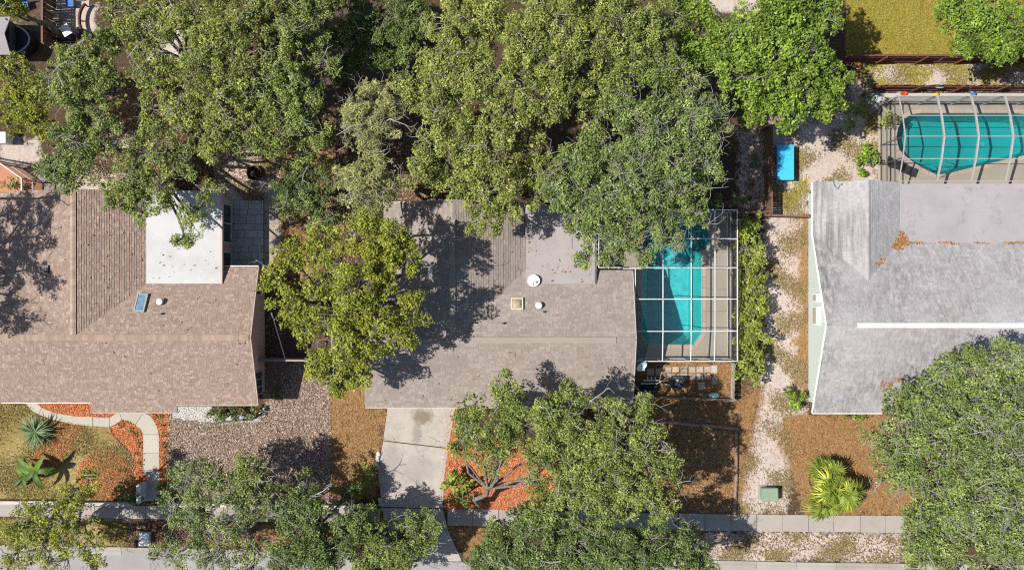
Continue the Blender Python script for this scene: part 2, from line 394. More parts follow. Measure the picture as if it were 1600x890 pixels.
def make_ground():
    st = 0.2
    xs = np.concatenate([[-900, -300, -120, -60], np.arange(-41, 41.01, st), [60, 120, 300, 900]])
    ys = np.concatenate([[-900, -300, -120, -50], np.arange(-24.5, 24.51, st), [50, 120, 300, 900]])
    X, Y = np.meshgrid(xs, ys); nx, ny = len(xs), len(ys)
    co = np.stack([X.ravel(), Y.ravel(), np.zeros(X.size)], 1).astype(np.float32)
    i = np.arange(nx - 1)[None, :] + nx * np.arange(ny - 1)[:, None]
    q = np.stack([i, i + 1, i + 1 + nx, i + nx], -1).reshape(-1, 4)
    cx = (X[:-1, :-1] + X[1:, 1:]).ravel() / 2; cy = (Y[:-1, :-1] + Y[1:, 1:]).ravel() / 2
    keep = np.ones(len(q), bool)
    for pol in (POOL_MID, POOL_RIGHT): keep &= sdist(pol, cx, cy) < -0.2
    q = q[keep]
    me = quads_mesh('ground', co, q)
    for k, pols in Z.items():
        w = SOFT[k][0]; v = np.zeros(X.size)
        for p in pols:
            d = sdist(W2(p), co[:, 0].astype(float), co[:, 1].astype(float))
            v = np.maximum(v, np.clip(0.5 + d / (2 * w), 0, 1))
        a = me.attributes.new('zone_' + k, 'FLOAT', 'POINT'); a.data.foreach_set('value', v.astype(np.float32))
    t = NT('ground_soil')
    n1 = t.noise(1.1, 8, 0.68); n2 = t.noise(4.5, 8, 0.72); n3 = t.noise(17, 6, 0.7); n4 = t.noise(0.35, 4, 0.6)
    leafy = t.voro(7, out='Color'); lv = t.math('MULTIPLY', leafy, 1.0)
    litter = t.ramp(t.math('ADD', t.math('MULTIPLY', n2, 0.6), t.math('MULTIPLY', n3, 0.4)), [(0.3, (0.03, 0.02, 0.013)), (0.5, (0.075, 0.047, 0.028)), (0.7, (0.18, 0.125, 0.085))])
    sand = t.ramp(t.math('ADD', t.math('MULTIPLY', n2, 0.65), t.math('MULTIPLY', n1, 0.35)), [(0.30, (0.22, 0.16, 0.11)), (0.41, (0.40, 0.325, 0.275)), (0.56, (0.50, 0.425, 0.39))])
    straw = t.ramp(t.math('ADD', t.math('MULTIPLY', n2, 0.5), t.math('MULTIPLY', n3, 0.5)), [(0.3, (0.14, 0.07, 0.028)), (0.5, (0.265, 0.145, 0.058)), (0.66, (0.40, 0.28, 0.16))])
    lawn = t.ramp(t.math('ADD', t.math('MULTIPLY', n3, 0.5), t.math('MULTIPLY', n1, 0.5)), [(0.33, (0.17, 0.16, 0.025)), (0.5, (0.27, 0.22, 0.035)), (0.68, (0.38, 0.25, 0.06))])
    turf = t.ramp(t.math('ADD', t.math('MULTIPLY', n2, 0.6), t.math('MULTIPLY', n4, 0.4)), [(0.33, (0.17, 0.135, 0.035)), (0.5, (0.29, 0.215, 0.08)), (0.65, (0.42, 0.34, 0.2))])
    chips = t.ramp(n3, [(0.3, (0.12, 0.08, 0.06)), (0.55, (0.27, 0.195, 0.155))])
    red = t.ramp(n3, [(0.3, (0.30, 0.075, 0.025)), (0.55, (0.50, 0.16, 0.065))])
    white = t.ramp(n3, [(0.3, (0.4, 0.38, 0.36)), (0.6, (0.66, 0.64, 0.62))])
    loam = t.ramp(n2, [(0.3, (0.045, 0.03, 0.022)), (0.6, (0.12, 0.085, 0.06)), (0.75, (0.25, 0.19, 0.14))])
    col = litter
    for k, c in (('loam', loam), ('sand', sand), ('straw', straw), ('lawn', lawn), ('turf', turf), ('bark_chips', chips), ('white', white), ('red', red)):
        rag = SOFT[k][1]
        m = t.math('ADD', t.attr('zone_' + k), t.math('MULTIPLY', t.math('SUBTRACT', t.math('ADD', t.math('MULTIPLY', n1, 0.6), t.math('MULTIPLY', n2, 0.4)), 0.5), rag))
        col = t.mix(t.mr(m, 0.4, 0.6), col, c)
    t.color(col); t.bump(t.math('ADD', n3, t.math('MULTIPLY', n2, 2.0)), 0.6, 0.05)
    me.materials.append(t.mat)
    o = link('ground', me); tag(o, 'sandy ground with leaf litter, straw and weeds between the houses', kind='structure')
    return o

def quads_mesh(name, co, q, tone=None):
    me = bpy.data.meshes.new(name); n = len(q); k = q.shape[1]
    me.vertices.add(len(co)); me.vertices.foreach_set('co', np.ascontiguousarray(co, np.float32).ravel())
    me.loops.add(n * k); me.loops.foreach_set('vertex_index', np.ascontiguousarray(q, np.int32).ravel())
    me.polygons.add(n); me.polygons.foreach_set('loop_start', np.arange(0, n * k, k, dtype=np.int32))
    if tone is not None:
        a = me.attributes.new('tone', 'FLOAT', 'POINT'); a.data.foreach_set('value', np.ascontiguousarray(tone, np.float32))
    me.update(calc_edges=True)
    return me
ground = make_ground()

# street with gutter kerb along the bottom, sidewalk of separate slabs
def lin(x, *kv): return float(np.interp(x, kv[0::2], kv[1::2]))
def walk_top(x): return lin(x, 0, 785, 200, 789, 760, 794.5, 1100, 802, 1250, 803.5, 1600, 806)
def walk_bot(x): return lin(x, 0, 806, 200, 809.5, 760, 822, 1100, 828, 1250, 830, 1600, 833)
def kerb_top(x): return lin(x, -300, 846, 0, 850, 220, 854, 760, 866, 1250, 877, 1600, 881, 1900, 885)
KX = [-300, 0, 220, 500, 760, 1000, 1250, 1600, 1900]
ke = [W(x, kerb_top(x) + 12.5) for x in KX]
b = B(); b.add([(x, y, 0.006) for x, y, _ in ke] + [(ke[-1][0] + 150, ke[-1][1], .006), (ke[-1][0] + 150, -60, 0.006), (-200, -60, 0.006), (-200, ke[0][1], 0.006)], [tuple(reversed(range(len(ke) + 4)))])
tag(b.build('street', M['street']), 'pale worn asphalt street', kind='structure')
def slab_piece(name, poly, z0, z1, m, parent):
    b = B().prism(poly, z0, z1); o = b.build(name, m, parent, bevel=0.012); return o
def shrink(poly, d=0.012):
    cx = sum(p[0] for p in poly) / len(poly); cy = sum(p[1] for p in poly) / len(poly)
    r = []
    for x, y in poly:
        L = math.hypot(x - cx, y - cy); k = max(0, (L - d * 1.4) / L); r.append((cx + (x - cx) * k, cy + (y - cy) * k))
    return r
kerb = bpy.data.objects.new('kerb', None); COL.objects.link(kerb); tag(kerb, 'concrete gutter kerb along the street', kind='structure')
for i in range(30):
    pa, pb = -120 + i * 62, -120 + (i + 1) * 62
    if 590 < (pa + pb) / 2 < 725: continue
    bb = B(); vv = []
    for px in (pa + .25, pb - .25):
        x, y, _ = W(px, kerb_top(px)); vv += [(x, y, .12), (x, y - .2, .12), (x, y - .36, .035), (x, y - .6, .012), (x, y, -.1), (x, y - .6, -.1)]
    bb.add(vv, [(0, 1, 7, 6), (1, 2, 8, 7), (2, 3, 9, 8), (4, 0, 6, 10), (3, 5, 11, 9), (0, 4, 5, 3, 2, 1), (6, 7, 8, 9, 11, 10)])
    bb.build('kerb_stone', M['kerb'], kerb)
walk = bpy.data.objects.new('sidewalk', None); COL.objects.link(walk); tag(walk, 'pale concrete sidewalk slabs along the street', kind='structure')
def walk_run(xa, xb, step):
    x = xa
    while x < xb - 2:
        x2 = min(x + step * random.uniform(0.97, 1.03), xb); r = lambda: random.uniform(-.4, .4)
        p = W2([(x, walk_top(x) + r()), (x2, walk_top(x2) + r()), (x2, walk_bot(x2) + r()), (x, walk_bot(x) + r())])
        slab_piece('slab', shrink(p), -0.05, 0.05 + random.uniform(-0.006, 0.006), M['walk'], walk); x = x2
walk_run(-10, 594, 40)
walk_run(699, 1640, 40.5)

drive = bpy.data.objects.new('driveway', None); COL.objects.link(drive); tag(drive, 'stained concrete driveway down to the street', kind='structure')
t = NT('driveway_slab')
base = t.ramp(t.math('ADD', t.math('MULTIPLY', t.noise(0.9, 7, 0.7), 0.6), t.math('MULTIPLY', t.noise(12, 6, 0.7), 0.4)), [(0.3, (0.26, 0.238, 0.218)), (0.5, (0.385, 0.35, 0.315)), (0.7, (0.45, 0.41, 0.375))])
def spot(cx, cy, rx, ry, col, base, amt):
    x, y, _ = W(cx, cy)
    m = t.n.new('ShaderNodeMapping'); m.vector_type = 'TEXTURE'; t.l.new(t.co(), m.inputs[0]); m.inputs['Location'].default_value = (x, y, 0); m.inputs['Scale'].default_value = (rx, ry, 1e3)
    ln = t.n.new('ShaderNodeVectorMath'); ln.operation = 'LENGTH'; t.l.new(m.outputs[0], ln.inputs[0])
    d = t.math('ADD', ln.outputs['Value'], t.math('MULTIPLY', t.math('SUBTRACT', t.noise(2.2, 6, 0.7), 0.5), 1.5))
    return t.mix(t.mr(d, 1.0, 0.45, 0.0, amt), base, col)
base = spot(660, 651, 0.9, 0.75, (0.15, 0.12, 0.06), base, 0.75)
base = spot(652, 676, 0.4, 1.2, (0.20, 0.185, 0.175), base, 0.55)
base = spot(650, 735, 1.6, 1.3, (0.25, 0.235, 0.22), base, 0.5)
base = spot(612, 720, 0.8, 1.2, (0.25, 0.235, 0.22), base, 0.6)
crack = t.math('ABSOLUTE', t.math('SUBTRACT', t.noise(0.33, 5, 0.6), 0.47))
base = t.mix(t.mr(crack, 0.004, 0.0015, 0.0, 0.6), base, (0.14, 0.125, 0.11))
t.color(base).bump(t.noise(30, 5), 0.25, 0.01); M['driveslab'] = t.mat
for p in ([(607, 628), (713, 628), (701, 699), (599, 687)], [(599, 688.5), (701, 700.5), (695, 740), (692, 793), (597, 791), (591, 740), (594, 715)],
          [(597, 792.5), (692, 794.5), (700, 826), (603, 826)], [(603, 827), (700, 827), (722, 876), (590, 876)]):
    slab_piece('slab', W2(p), -0.05, 0.045, M['driveslab'], drive)

path = bpy.data.objects.new('front_path', None); COL.objects.link(path); tag(path, 'curving pale concrete path through the red mulch beds', kind='structure')
for p in ([(40, 629), (58, 629), (66, 636), (61, 647), (50, 641)], [(66, 636), (78, 641), (90, 645), (88, 656.5), (73, 652), (61, 647)], [(90, 645), (118, 649.5), (145, 650.5), (145, 665), (118, 663), (88, 656.5)],
          [(145, 650.5), (172, 652), (172, 667), (145, 665)], [(172, 652), (184, 644), (187, 644), (191, 655), (181, 662), (172, 667)], [(187, 644), (225, 644), (212, 663), (202, 657), (191, 655)],
          [(225, 644), (234, 648), (241, 656), (246, 666), (249, 678), (224, 678), (220, 670), (212, 663)], [(224, 678), (249, 678), (249.5, 707), (224, 707)],
          [(224, 707), (249.5, 707), (250, 734), (224.5, 734)], [(224.5, 734), (250, 734), (250, 758), (225, 758)], [(225, 758), (250, 758), (249, 782), (226, 782)]):
    slab_piece('slab', shrink(W2(p), 0.008), -0.05, 0.05, M['path'], path)

# low white garden wall between front yard and sidewalk
gw = thing('garden_wall', W(250, 779), 'low white capped garden wall along the left sidewalk', 'wall')
for xa, xb in ((-20, 100), (100, 213), (252, 380), (380, 500), (500, 588)):
    x0, y0, _ = W(xa, walk_top((xa + xb) / 2) - 1.2); x1, _, _ = W(xb, 785)
    B().box(x0 + .01, x1 - .01, y0 + 0.03, y0 + 0.19, -0.1, 0.40).build('wall_section', M['whitecon'], gw)
    B().box(x0, x1, y0, y0 + 0.22, 0.40, 0.46).build('coping', M['stone'], gw)

# ------------------------------------------------------------------ pools with decks
M['plaster_mid'] = plain('blue_plaster_painted_ripples', (0.42, 0.70, 0.80), 0.8, 0.3, 2.6)  # light and dark mottling paints rippled water light into the floor colour
M['plaster_right'] = plain('teal_pool_plaster', (0.24, 0.62, 0.64), 0.8, 0.1, 0.5)
M['water_mid'] = watermat('clear_pool_water', (0.34, 0.86, 0.84))
M['water_right'] = watermat('teal_pool_water', (0.13, 0.70, 0.70))
M['tile'] = plain('waterline_tile', (0.05, 0.2, 0.24), 0.3, 0.2, 8)
def inset(poly, d):
    n = len(poly); ar = sum(poly[i][0] * poly[(i + 1) % n][1] - poly[(i + 1) % n][0] * poly[i][1] for i in range(n)); sg = 1 if ar > 0 else -1
    r = []
    for i in range(n):
        p0, p1, p2 = Vector(poly[i - 1]), Vector(poly[i]), Vector(poly[(i + 1) % n])
        a = (p1 - p0).normalized(); c = (p2 - p1).normalized()
        na, nc = Vector((-a.y, a.x)) * sg, Vector((-c.y, c.x)) * sg; bis = na + nc
        if bis.length < 1e-6: bis = na
        bis.normalize(); k = d / max(0.5, bis.dot(na)); q = p1 + bis * k; r.append((q.x, q.y))
    return r
def pool(name, poly, zmin, mp, mw, label, floor_fn, slope=.25, ms=None):
    c = poly[0]; root = thing(name, (sum(p[0] for p in poly) / len(poly), sum(p[1] for p in poly) / len(poly), -0.1), label, 'pool')
    n = len(poly); fl = inset(poly, slope)
    b = B()
    vt = [(x, y, 0.03) for x, y in poly]; vb = [(x, y, floor_fn(x, y)) for x, y in fl]
    b.add(vt + vb, [(i, (i + 1) % n, n + (i + 1) % n, n + i) for i in range(n)])
    shell = b.build('pool_shell', ms or mp, root)
    f = fill_poly('pool_floor', fl, [], 0.0, mp, root)
    bm = bmesh.new(); bm.from_mesh(f.data); bmesh.ops.subdivide_edges(bm, edges=bm.edges[:], cuts=3, use_grid_fill=True)
    ol = root_loc(root)
    for v in bm.verts: v.co.z = floor_fn(v.co.x + ol.x, v.co.y + ol.y) - ol.z
    bm.to_mesh(f.data); bm.free()
    w = fill_poly('water', inset(poly, 0.004), [], -0.10, mw, root)
    tb = B(); tp = inset(poly, 0.01)
    tb.add([(x, y, -0.16) for x, y in tp] + [(x, y, 0.02) for x, y in tp], [(i, (i + 1) % n, n + (i + 1) % n, n + i) for i in range(n)])
    tb.build('waterline_tile', M['tile'], root)
    out = inset(poly, -0.30); cb = B()
    for i in range(n):                                     # coping stones one by one
        a0, a1, o1, o0 = poly[i], poly[(i + 1) % n], out[(i + 1) % n], out[i]
        L = math.hypot(a1[0] - a0[0], a1[1] - a0[1]); k = max(1, round(L / 0.75))
        for j in range(k):
            f0, f1 = j / k, (j + 1) / k
            lp = lambda p, q, f: (p[0] + (q[0] - p[0]) * f, p[1] + (q[1] - p[1]) * f)
            pp = [lp(a0, a1, f0), lp(a0, a1, f1), lp(o0, o1, f1), lp(o0, o1, f0)]
            slab_piece('coping_stone', shrink(pp, 0.006), -0.06, 0.06, M['coping'], root)
    return root
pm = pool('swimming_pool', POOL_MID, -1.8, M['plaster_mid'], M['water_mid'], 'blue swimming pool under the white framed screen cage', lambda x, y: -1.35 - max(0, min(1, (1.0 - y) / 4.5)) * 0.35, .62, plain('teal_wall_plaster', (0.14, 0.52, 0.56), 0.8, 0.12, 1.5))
pr = pool('swimming_pool', POOL_RIGHT, -1.8, M['plaster_right'], M['water_right'], 'teal green swimming pool under the arched grey cage', lambda x, y: -1.2 - max(0, min(1, (x - 27) / 5)) * 0.7)
# rounded entry steps of the teal pool
for i, (k, z) in enumerate(((0.0, -0.25), (0.35, -0.5), (0.7, -0.75))):
    pp = W2([(1425 + k * 14, 252), (1462, 272 - k * 4), (1474, 271 - k * 6), (1472, 256 + k * 4), (1450, 246 + k * 6)])
    B().prism(inset(pp, 0.3), -1.9, z).build('pool_step', M['plaster_right'], pr)
# light fixture spot in the teal pool
lx, ly, _ = W(1560, 218); B().lathe((lx, ly, -1.88), [(0.0, 0), (0.16, 0), (0.16, 0.04), (0.0, 0.06)], 14).build('floor_drain', M['white'], pr)
d = fill_poly('pool_deck', DECK_MID, [inset(POOL_MID, -0.28)], 0.035, M['deck']); tag(d, 'beige concrete deck around the blue pool', kind='structure')
d = fill_poly('pool_deck', DECK_RIGHT, [inset(POOL_RIGHT, -0.28)], 0.035, M['deck']); tag(d, 'beige concrete deck around the teal pool', kind='structure')
b = B()
for yy in (420, 452, 486, 519): b.box(W(1098, yy)[0] + .3, 15.3, W(0, yy)[1] - .012, W(0, yy)[1] + .012, 0.03, 0.0395)
b.box(W(1097, 0)[0] + .95, W(1097, 0)[0] + .975, -5.1, 4.9, 0.03, 0.0393)
tag(b.build('deck_joint', M['darkgrey']), 'dark joints across the beige pool deck', kind='structure')
wc = B(); wc.prism(W2([(1362, 146), (1660, 146), (1660, 163), (1410, 163), (1378, 172), (1360, 168)]), -0.05, 0.03); tag(wc.build('walkway', M['whitecon']), 'white concrete strip behind the arched cage', kind='structure')

# back patio of the left house: pavers laid one by one, and a curved concrete band
pat = bpy.data.objects.new('patio', None); COL.objects.link(pat); tag(pat, 'pale paver patio behind the left house', kind='structure')
y = 313.0
while y < 425:
    hgt = random.choice([9, 12, 14, 14]); x = 345.0
    while x < 412:
        wd = random.choice([10, 12, 14, 20]); x2 = min(x + wd, 412)
        slab_piece('paver', shrink(W2([(x, y), (x2, y), (x2, y + hgt), (x, y + hgt)]), 0.01), -0.05, 0.045 + random.uniform(-.006, .006), M['patio'], pat); x = x2
    y += hgt
for ya, yb, xa, xb in ((296, 313, 440, 437), (313, 330, 437, 435), (330, 350, 435, 440), (350, 372, 440, 441), (372, 395, 441, 434), (395, 425, 434, 420)):
    slab_piece('slab', shrink(W2([(413, ya), (xa, ya), (xb, yb), (413, yb)]), 0.008), -0.05, 0.045, M['deck'], pat)

# ================================================================== HOUSES
def clip2(poly, clip):
    out = poly; n = len(clip)
    for i in range(n):
        a, c = clip[i], clip[(i + 1) % n]; ex, ey = c[0] - a[0], c[1] - a[1]
        if not out: return []
        res = []; sd = [ex * (p[1] - a[1]) - ey * (p[0] - a[0]) for p in out]
        for j in range(len(out)):
            p, q = out[j], out[(j + 1) % len(out)]; sp, sq = sd[j], sd[(j + 1) % len(out)]
            if sp >= -1e-9: res.append(p)
            if (sp > 1e-9) != (sq > 1e-9) and abs(sp - sq) > 1e-9:
                f = sp / (sp - sq); res.append((p[0] + (q[0] - p[0]) * f, p[1] + (q[1] - p[1]) * f))
        out = res
    return out
def shingle_plane(b, pts, course=0.17, tab=(0.22, 0.42), h=0.016):
    P = [Vector(p) for p in pts]; n = (P[1] - P[0]).cross(P[2] - P[0]).normalized()
    if n.z < 0: n = -n
    v = (Vector((0, 0, 1)) - n * n.z).normalized(); u = v.cross(n).normalized(); o = P[0]
    c2 = [((p - o).dot(u), (p - o).dot(v)) for p in P]
    ar = sum(c2[i][0] * c2[(i + 1) % len(c2)][1] - c2[(i + 1) % len(c2)][0] * c2[i][1] for i in range(len(c2)))
    if ar < 0: c2 = c2[::-1]
    u0, u1 = min(p[0] for p in c2), max(p[0] for p in c2); v0, v1 = min(p[1] for p in c2), max(p[1] for p in c2)
    y = v0
    while y < v1 - 1e-3:
        x = u0 - random.uniform(0, tab[1])
        while x < u1:
            w = random.uniform(*tab); hh = h * random.uniform(0.6, 1.5)
            pl = clip2([(x + .004, y), (x + w - .004, y), (x + w - .004, y + course), (x + .004, y + course)], c2)
            x += w
            if len(pl) < 3: continue
            k = len(pl); vv = []
            for a, c in pl: vv.append(o + u * a + v * c + n * (0.004 + hh * (1 - (c - y) / course)))
            fs = [tuple(range(k))]
            for j in range(k):
                if abs(pl[j][1] - y) < 1e-6 and abs(pl[(j + 1) % k][1] - y) < 1e-6:
                    vv += [o + u * pl[j][0] + v * pl[j][1], o + u * pl[(j + 1) % k][0] + v * pl[(j + 1) % k][1]]
                    fs.append((j, len(vv) - 2, len(vv) - 1, (j + 1) % k))
            b.add(vv, fs)
        y += course
def ridge_caps(b, p, q, s0, s1, w=0.16, step=0.24, lift=0.03):
    """bent cap pieces along a ridge; s0, s1 are the slopes either side"""
    p, q = Vector(p), Vector(q); d = (q - p); L = d.length; d.normalize(); r = Vector((0, 0, 1)).cross(d).normalized(); k = int(L / step)
    for i in range(k):
        a = p + d * (i * L / k); c = p + d * ((i + 1) * L / k + 0.02); l0 = lift + 0.012; l1 = lift
        vv = []
        for e, l in ((a, l0), (c, l1)):
            vv += [e + r * w + Vector((0, 0, l - s0 * w)), e + Vector((0, 0, l)), e - r * w + Vector((0, 0, l - s1 * w))]
        vv += [vv[0] - Vector((0, 0, .03)), vv[1] - Vector((0, 0, .03)), vv[2] - Vector((0, 0, .03))]
        b.add(vv, [(0, 1, 4, 3), (1, 2, 5, 4), (0, 6, 7, 1), (1, 7, 8, 2)])
def roof(house, planes, mat, capmat, ridges, fascia, trim, course=0.17, tab=(0.22, 0.42), h=0.016):
    b = B()
    for p in planes:
        n = (Vector(p[1]) - Vector(p[0])).cross(Vector(p[2]) - Vector(p[0]))
        if n.z < 0: p = p[::-1]
        k = len(p); lo = [(x, y, z - 0.12) for x, y, z in p]
        b.add(list(p) + lo, [tuple(range(k)), tuple(reversed(range(k, 2 * k)))] + [(i, k + i, k + (i + 1) % k, (i + 1) % k) for i in range(k)])
    r = b.build('roof', M['felt'], house)
    s = B()
    for p in planes: shingle_plane(s, p, course, tab, h)
    so = s.build('shingles', mat, r); so['kind'] = 'stuff'
    if ridges:
        c = B()
        for rr in ridges: ridge_caps(c, *rr)
        c.build('ridge_cap', capmat, r)
    for k_, (p, q) in enumerate(fascia):
        B().beam(p, q, 0.05, 0.17).build('fascia', trim[min(k_, len(trim) - 1)] if isinstance(trim, list) else trim, r)
    return r
def roof_vent(house, px, py, z, kind, m):
    x, y, _ = W(px, py, z); b = B()
    if kind == 'pipe': b.tube([(x, y, z - 0.3), (x, y, z + 0.28)], 0.06, 8)
    elif kind == 'hood':
        b.box(x - .2, x + .2, y - .2, y + .2, z - 0.15, z + 0.02); b.lathe((x, y, z), [(0.16, 0.0), (0.16, 0.2), (0.24, 0.22), (0.2, 0.32), (0.06, 0.38)], 12)
    elif kind == 'box':
        b.box(x - .34, x + .34, y - .34, y + .34, z - 0.2, z + 0.04); b.box(x - .28, x + .28, y - .28, y + .28, z + 0.04, z + 0.2)
    b.build('roof_vent', m, house)

# ---- left house
eL, rL = 2.5, 4.15; xE, yS, yR = -17.05, -8.38, -3.42; yN = 1.25; X0 = -39.0
def zs(y): return rL - (yR - y) * (rL - eL) / (yR - yS)
def zn(y): return rL - (y - yR) * (rL - eL) / (yN - yR)
HL = thing('brick_toned_house', (-27, -3, 0), 'left house with mottled brown pink shingle roof and white flat addition', 'house')
xa, xb, xc = W(142, 0, 2.6)[0], W(277, 0, 2.5)[0], W(5, 0, 2.5)[0]; y1, y2, y3 = W(0, 628, 2.6)[1], W(0, 644, 2.5)[1], W(0, 632, 2.5)[1]
wr, we, wn_, ww = -28.58, -24.37, 6.25, -34.3; ew = 2.6
jL = (wr, yR, rL)
yVal = 0.085
planes = [[(X0, yR, rL), (X0, y1, zs(y1)), (xa, y1, zs(y1)), (xa, yR, rL)], [(xa, yR, rL), (xa, y2, zs(y2)), (xb, y2, zs(y2)), (xb, yR, rL)],
          [(xb, yR, rL), (xb, y3, zs(y3)), (xE, y3, zs(y3)), (xE, yR, rL)],
          [(wr, wn_, rL), jL, (we, yVal, zn(yVal)), (we, wn_, zn(yVal))], [(wr, wn_, rL), jL, (ww, yR + 5.7 * .83, ew), (ww, wn_, ew)],
          [jL, (we, yVal, zn(yVal)), (xE, yVal, zn(yVal)), (xE, yR, rL)], [(-19.4, yVal, zn(yVal)), (-19.4, yN, eL), (xE, yN, eL), (xE, yVal, zn(yVal))],
          [jL, (X0, yR, rL), (X0, yR + 4.7, ew), (ww, yR + 5.7 * .83, ew)]]
rf = roof(HL, planes, M['roof_left'], M['cap_left'], [((X0, yR, rL), (xE - .1, yR, rL), 0.33, 0.33, .19, .2, .06), ((wr, yR + .2, rL), (wr, wn_, rL), 0.3, 0.33, .19, .2, .06)],
          [((xc, y1 - .03, zs(y1) - .07), (xa, y1 - .03, zs(y1) - .07)), ((xa, y2 - .03, zs(y2) - .07), (xb, y2 - .03, zs(y2) - .07)), ((xb, y3 - .03, zs(y3) - .07), (xE, y3 - .03, zs(y3) - .07)),
           ((-19.4, yN + .03, eL - .07), (xE, yN + .03, eL - .07)), ((xE + .03, yR, rL - .07), (xE + .03, y3, zs(y3) - .07)), ((xE + .03, yR, rL - .07), (xE + .03, yN, eL - .07))], [M['white'], M['pinkwall'], M['pinkwall'], M['white'], M['pinkwall']], tab=(0.13, 0.26), h=0.022, course=0.15)
w = B(); w.prism([(X0, y1 + .4), (-17.38, y1 + .4), (-17.38, yN - .4), (-19.75, yN - .4), (-19.75, 6.0), (ww + .4, 6.0), (ww + .4, 1.0), (X0, 1.0)], 0, 2.4)
w.add([(-17.38, y1 + .4, 2.4), (-17.38, yN - .4, 2.4), (-17.38, yR, 4.0), (-17.6, y1 + .4, 2.4), (-17.6, yN - .4, 2.4), (-17.6, yR, 4.0)], [(0, 1, 2), (5, 4, 3), (0, 3, 4, 1), (1, 4, 5, 2), (2, 5, 3, 0)])
w.build('wall', M['pinkwall'], HL)
fx = B(); fx.box(-24.35, -19.4, 0.09, 6.27, 2.72, 2.97); fr = fx.build('flat_roof', M['roll_white'], HL)
for yy in (1.55, 3.1, 4.65): B().box(-24.34, -19.41, yy - .03, yy + .03, 2.966, 2.978).build('membrane_seam', M['roll_white'], fr)
B().box(-19.398, -19.28, 0.09, 6.3, 2.70, 3.0).build('gutter', M['pinkwall'], HL)
def window(house, x0, x1, y0, y1, z0, z1, face, mullions=1, fm=None, gm=None):
    fm = fm or M['white']; gm = gm or M['glass']; e = 0.06
    f = B(); g = B()
    if face in 'EW':
        s = 1 if face == 'E' else -1; x = x0
        f.box(x, x + s * 0.05, y0, y1, z0, z0 + e) if s > 0 else f.box(x - .05, x, y0, y1, z0, z0 + e)
        xs_ = (x, x + 0.05) if s > 0 else (x - 0.05, x)
        f.box(*xs_, y0, y1, z1 - e, z1); f.box(*xs_, y0, y0 + e, z0 + e, z1 - e); f.box(*xs_, y1 - e, y1, z0 + e, z1 - e)
        for i in range(mullions):
            c = y0 + (y1 - y0) * (i + 1) / (mullions + 1); f.box(*xs_, c - e / 2, c + e / 2, z0 + e, z1 - e)
        xg = (x + 0.005, x + 0.02) if s > 0 else (x - 0.02, x - 0.005)
        g.box(*xg, y0 + e, y1 - e, z0 + e, z1 - e)
    fo = f.build('window', fm, house); g.build('pane', gm, fo); return fo
window(HL, -17.375, 0, -7.5, -5.9, 0.7, 2.2, 'E', 2, M['blueframe'])
window(HL, -17.375, 0, -0.7, 0.5, 1.0, 2.1, 'E', 1)
window(HL, -19.745, 0, 2.9, 5.6, 0.1, 2.15, 'E', 1); window(HL, -19.745, 0, 1.0, 2.3, 0.1, 2.1, 'E', 0)
def skylight(house, px, py, z, w_, h_, slope_y, fm, gm, dome=False, rot=0):
    x, y, _ = W(px, py, z); T = Matrix.Translation((x, y, z)) @ Matrix.Rotation(rot, 4, 'Z') @ Matrix.Rotation(slope_y, 4, 'X')
    b = B(); t_ = 0.08
    b.box(-w_ / 2, w_ / 2, -h_ / 2, -h_ / 2 + t_, -.15, .14); b.box(-w_ / 2, w_ / 2, h_ / 2 - t_, h_ / 2, -.15, .14)
    b.box(-w_ / 2, -w_ / 2 + t_, -h_ / 2 + t_, h_ / 2 - t_, -.15, .14); b.box(w_ / 2 - t_, w_ / 2, -h_ / 2 + t_, h_ / 2 - t_, -.15, .14); b.xform(T)
    o = b.build('skylight', fm, house)
    g = B()
    if dome:
        n = 6
        for i in range(n + 1):
            for j in range(n + 1):
                u_, v_ = i / n * 2 - 1, j / n * 2 - 1
                g.v.append((u_ * (w_ / 2 - t_), v_ * (h_ / 2 - t_), 0.12 + 0.16 * (1 - u_ ** 4) * (1 - v_ ** 4) - 0.02))
        for i in range(n):
            for j in range(n): g.f.append((i * (n + 1) + j, (i + 1) * (n + 1) + j, (i + 1) * (n + 1) + j + 1, i * (n + 1) + j + 1)); g.m.append(0)
    else: g.box(-w_ / 2 + t_, w_ / 2 - t_, -h_ / 2 + t_, h_ / 2 - t_, .09, .11)
    g.xform(T); g.build('pane', gm, o, smooth=dome)
M['skyglass'] = plain('blue_skylight_glass', (0.16, 0.27, 0.38), 0.08, 0.35, 3, spec=0.9)
M['skydome'] = plain('skylight_dome', (0.38, 0.31, 0.25), 0.15, 0.15, 3, spec=0.6)
zL = lambda py: zn(W(0, py, 3.6)[1])
skylight(HL, 221, 473, zL(473) + .05, 0.7, 1.25, -0.32, M['greyalu'], M['skyglass'], rot=-0.09)
roof_vent(HL, 252, 471, zL(471), 'hood', M['pvc']); roof_vent(HL, 253, 490, zL(490), 'pipe', M['darkgrey'])
roof_vent(HL, 71, 421, 3.6, 'box', M['darkgrey']); roof_vent(HL, 60, 452, 3.4, 'pipe', M['pvc'])

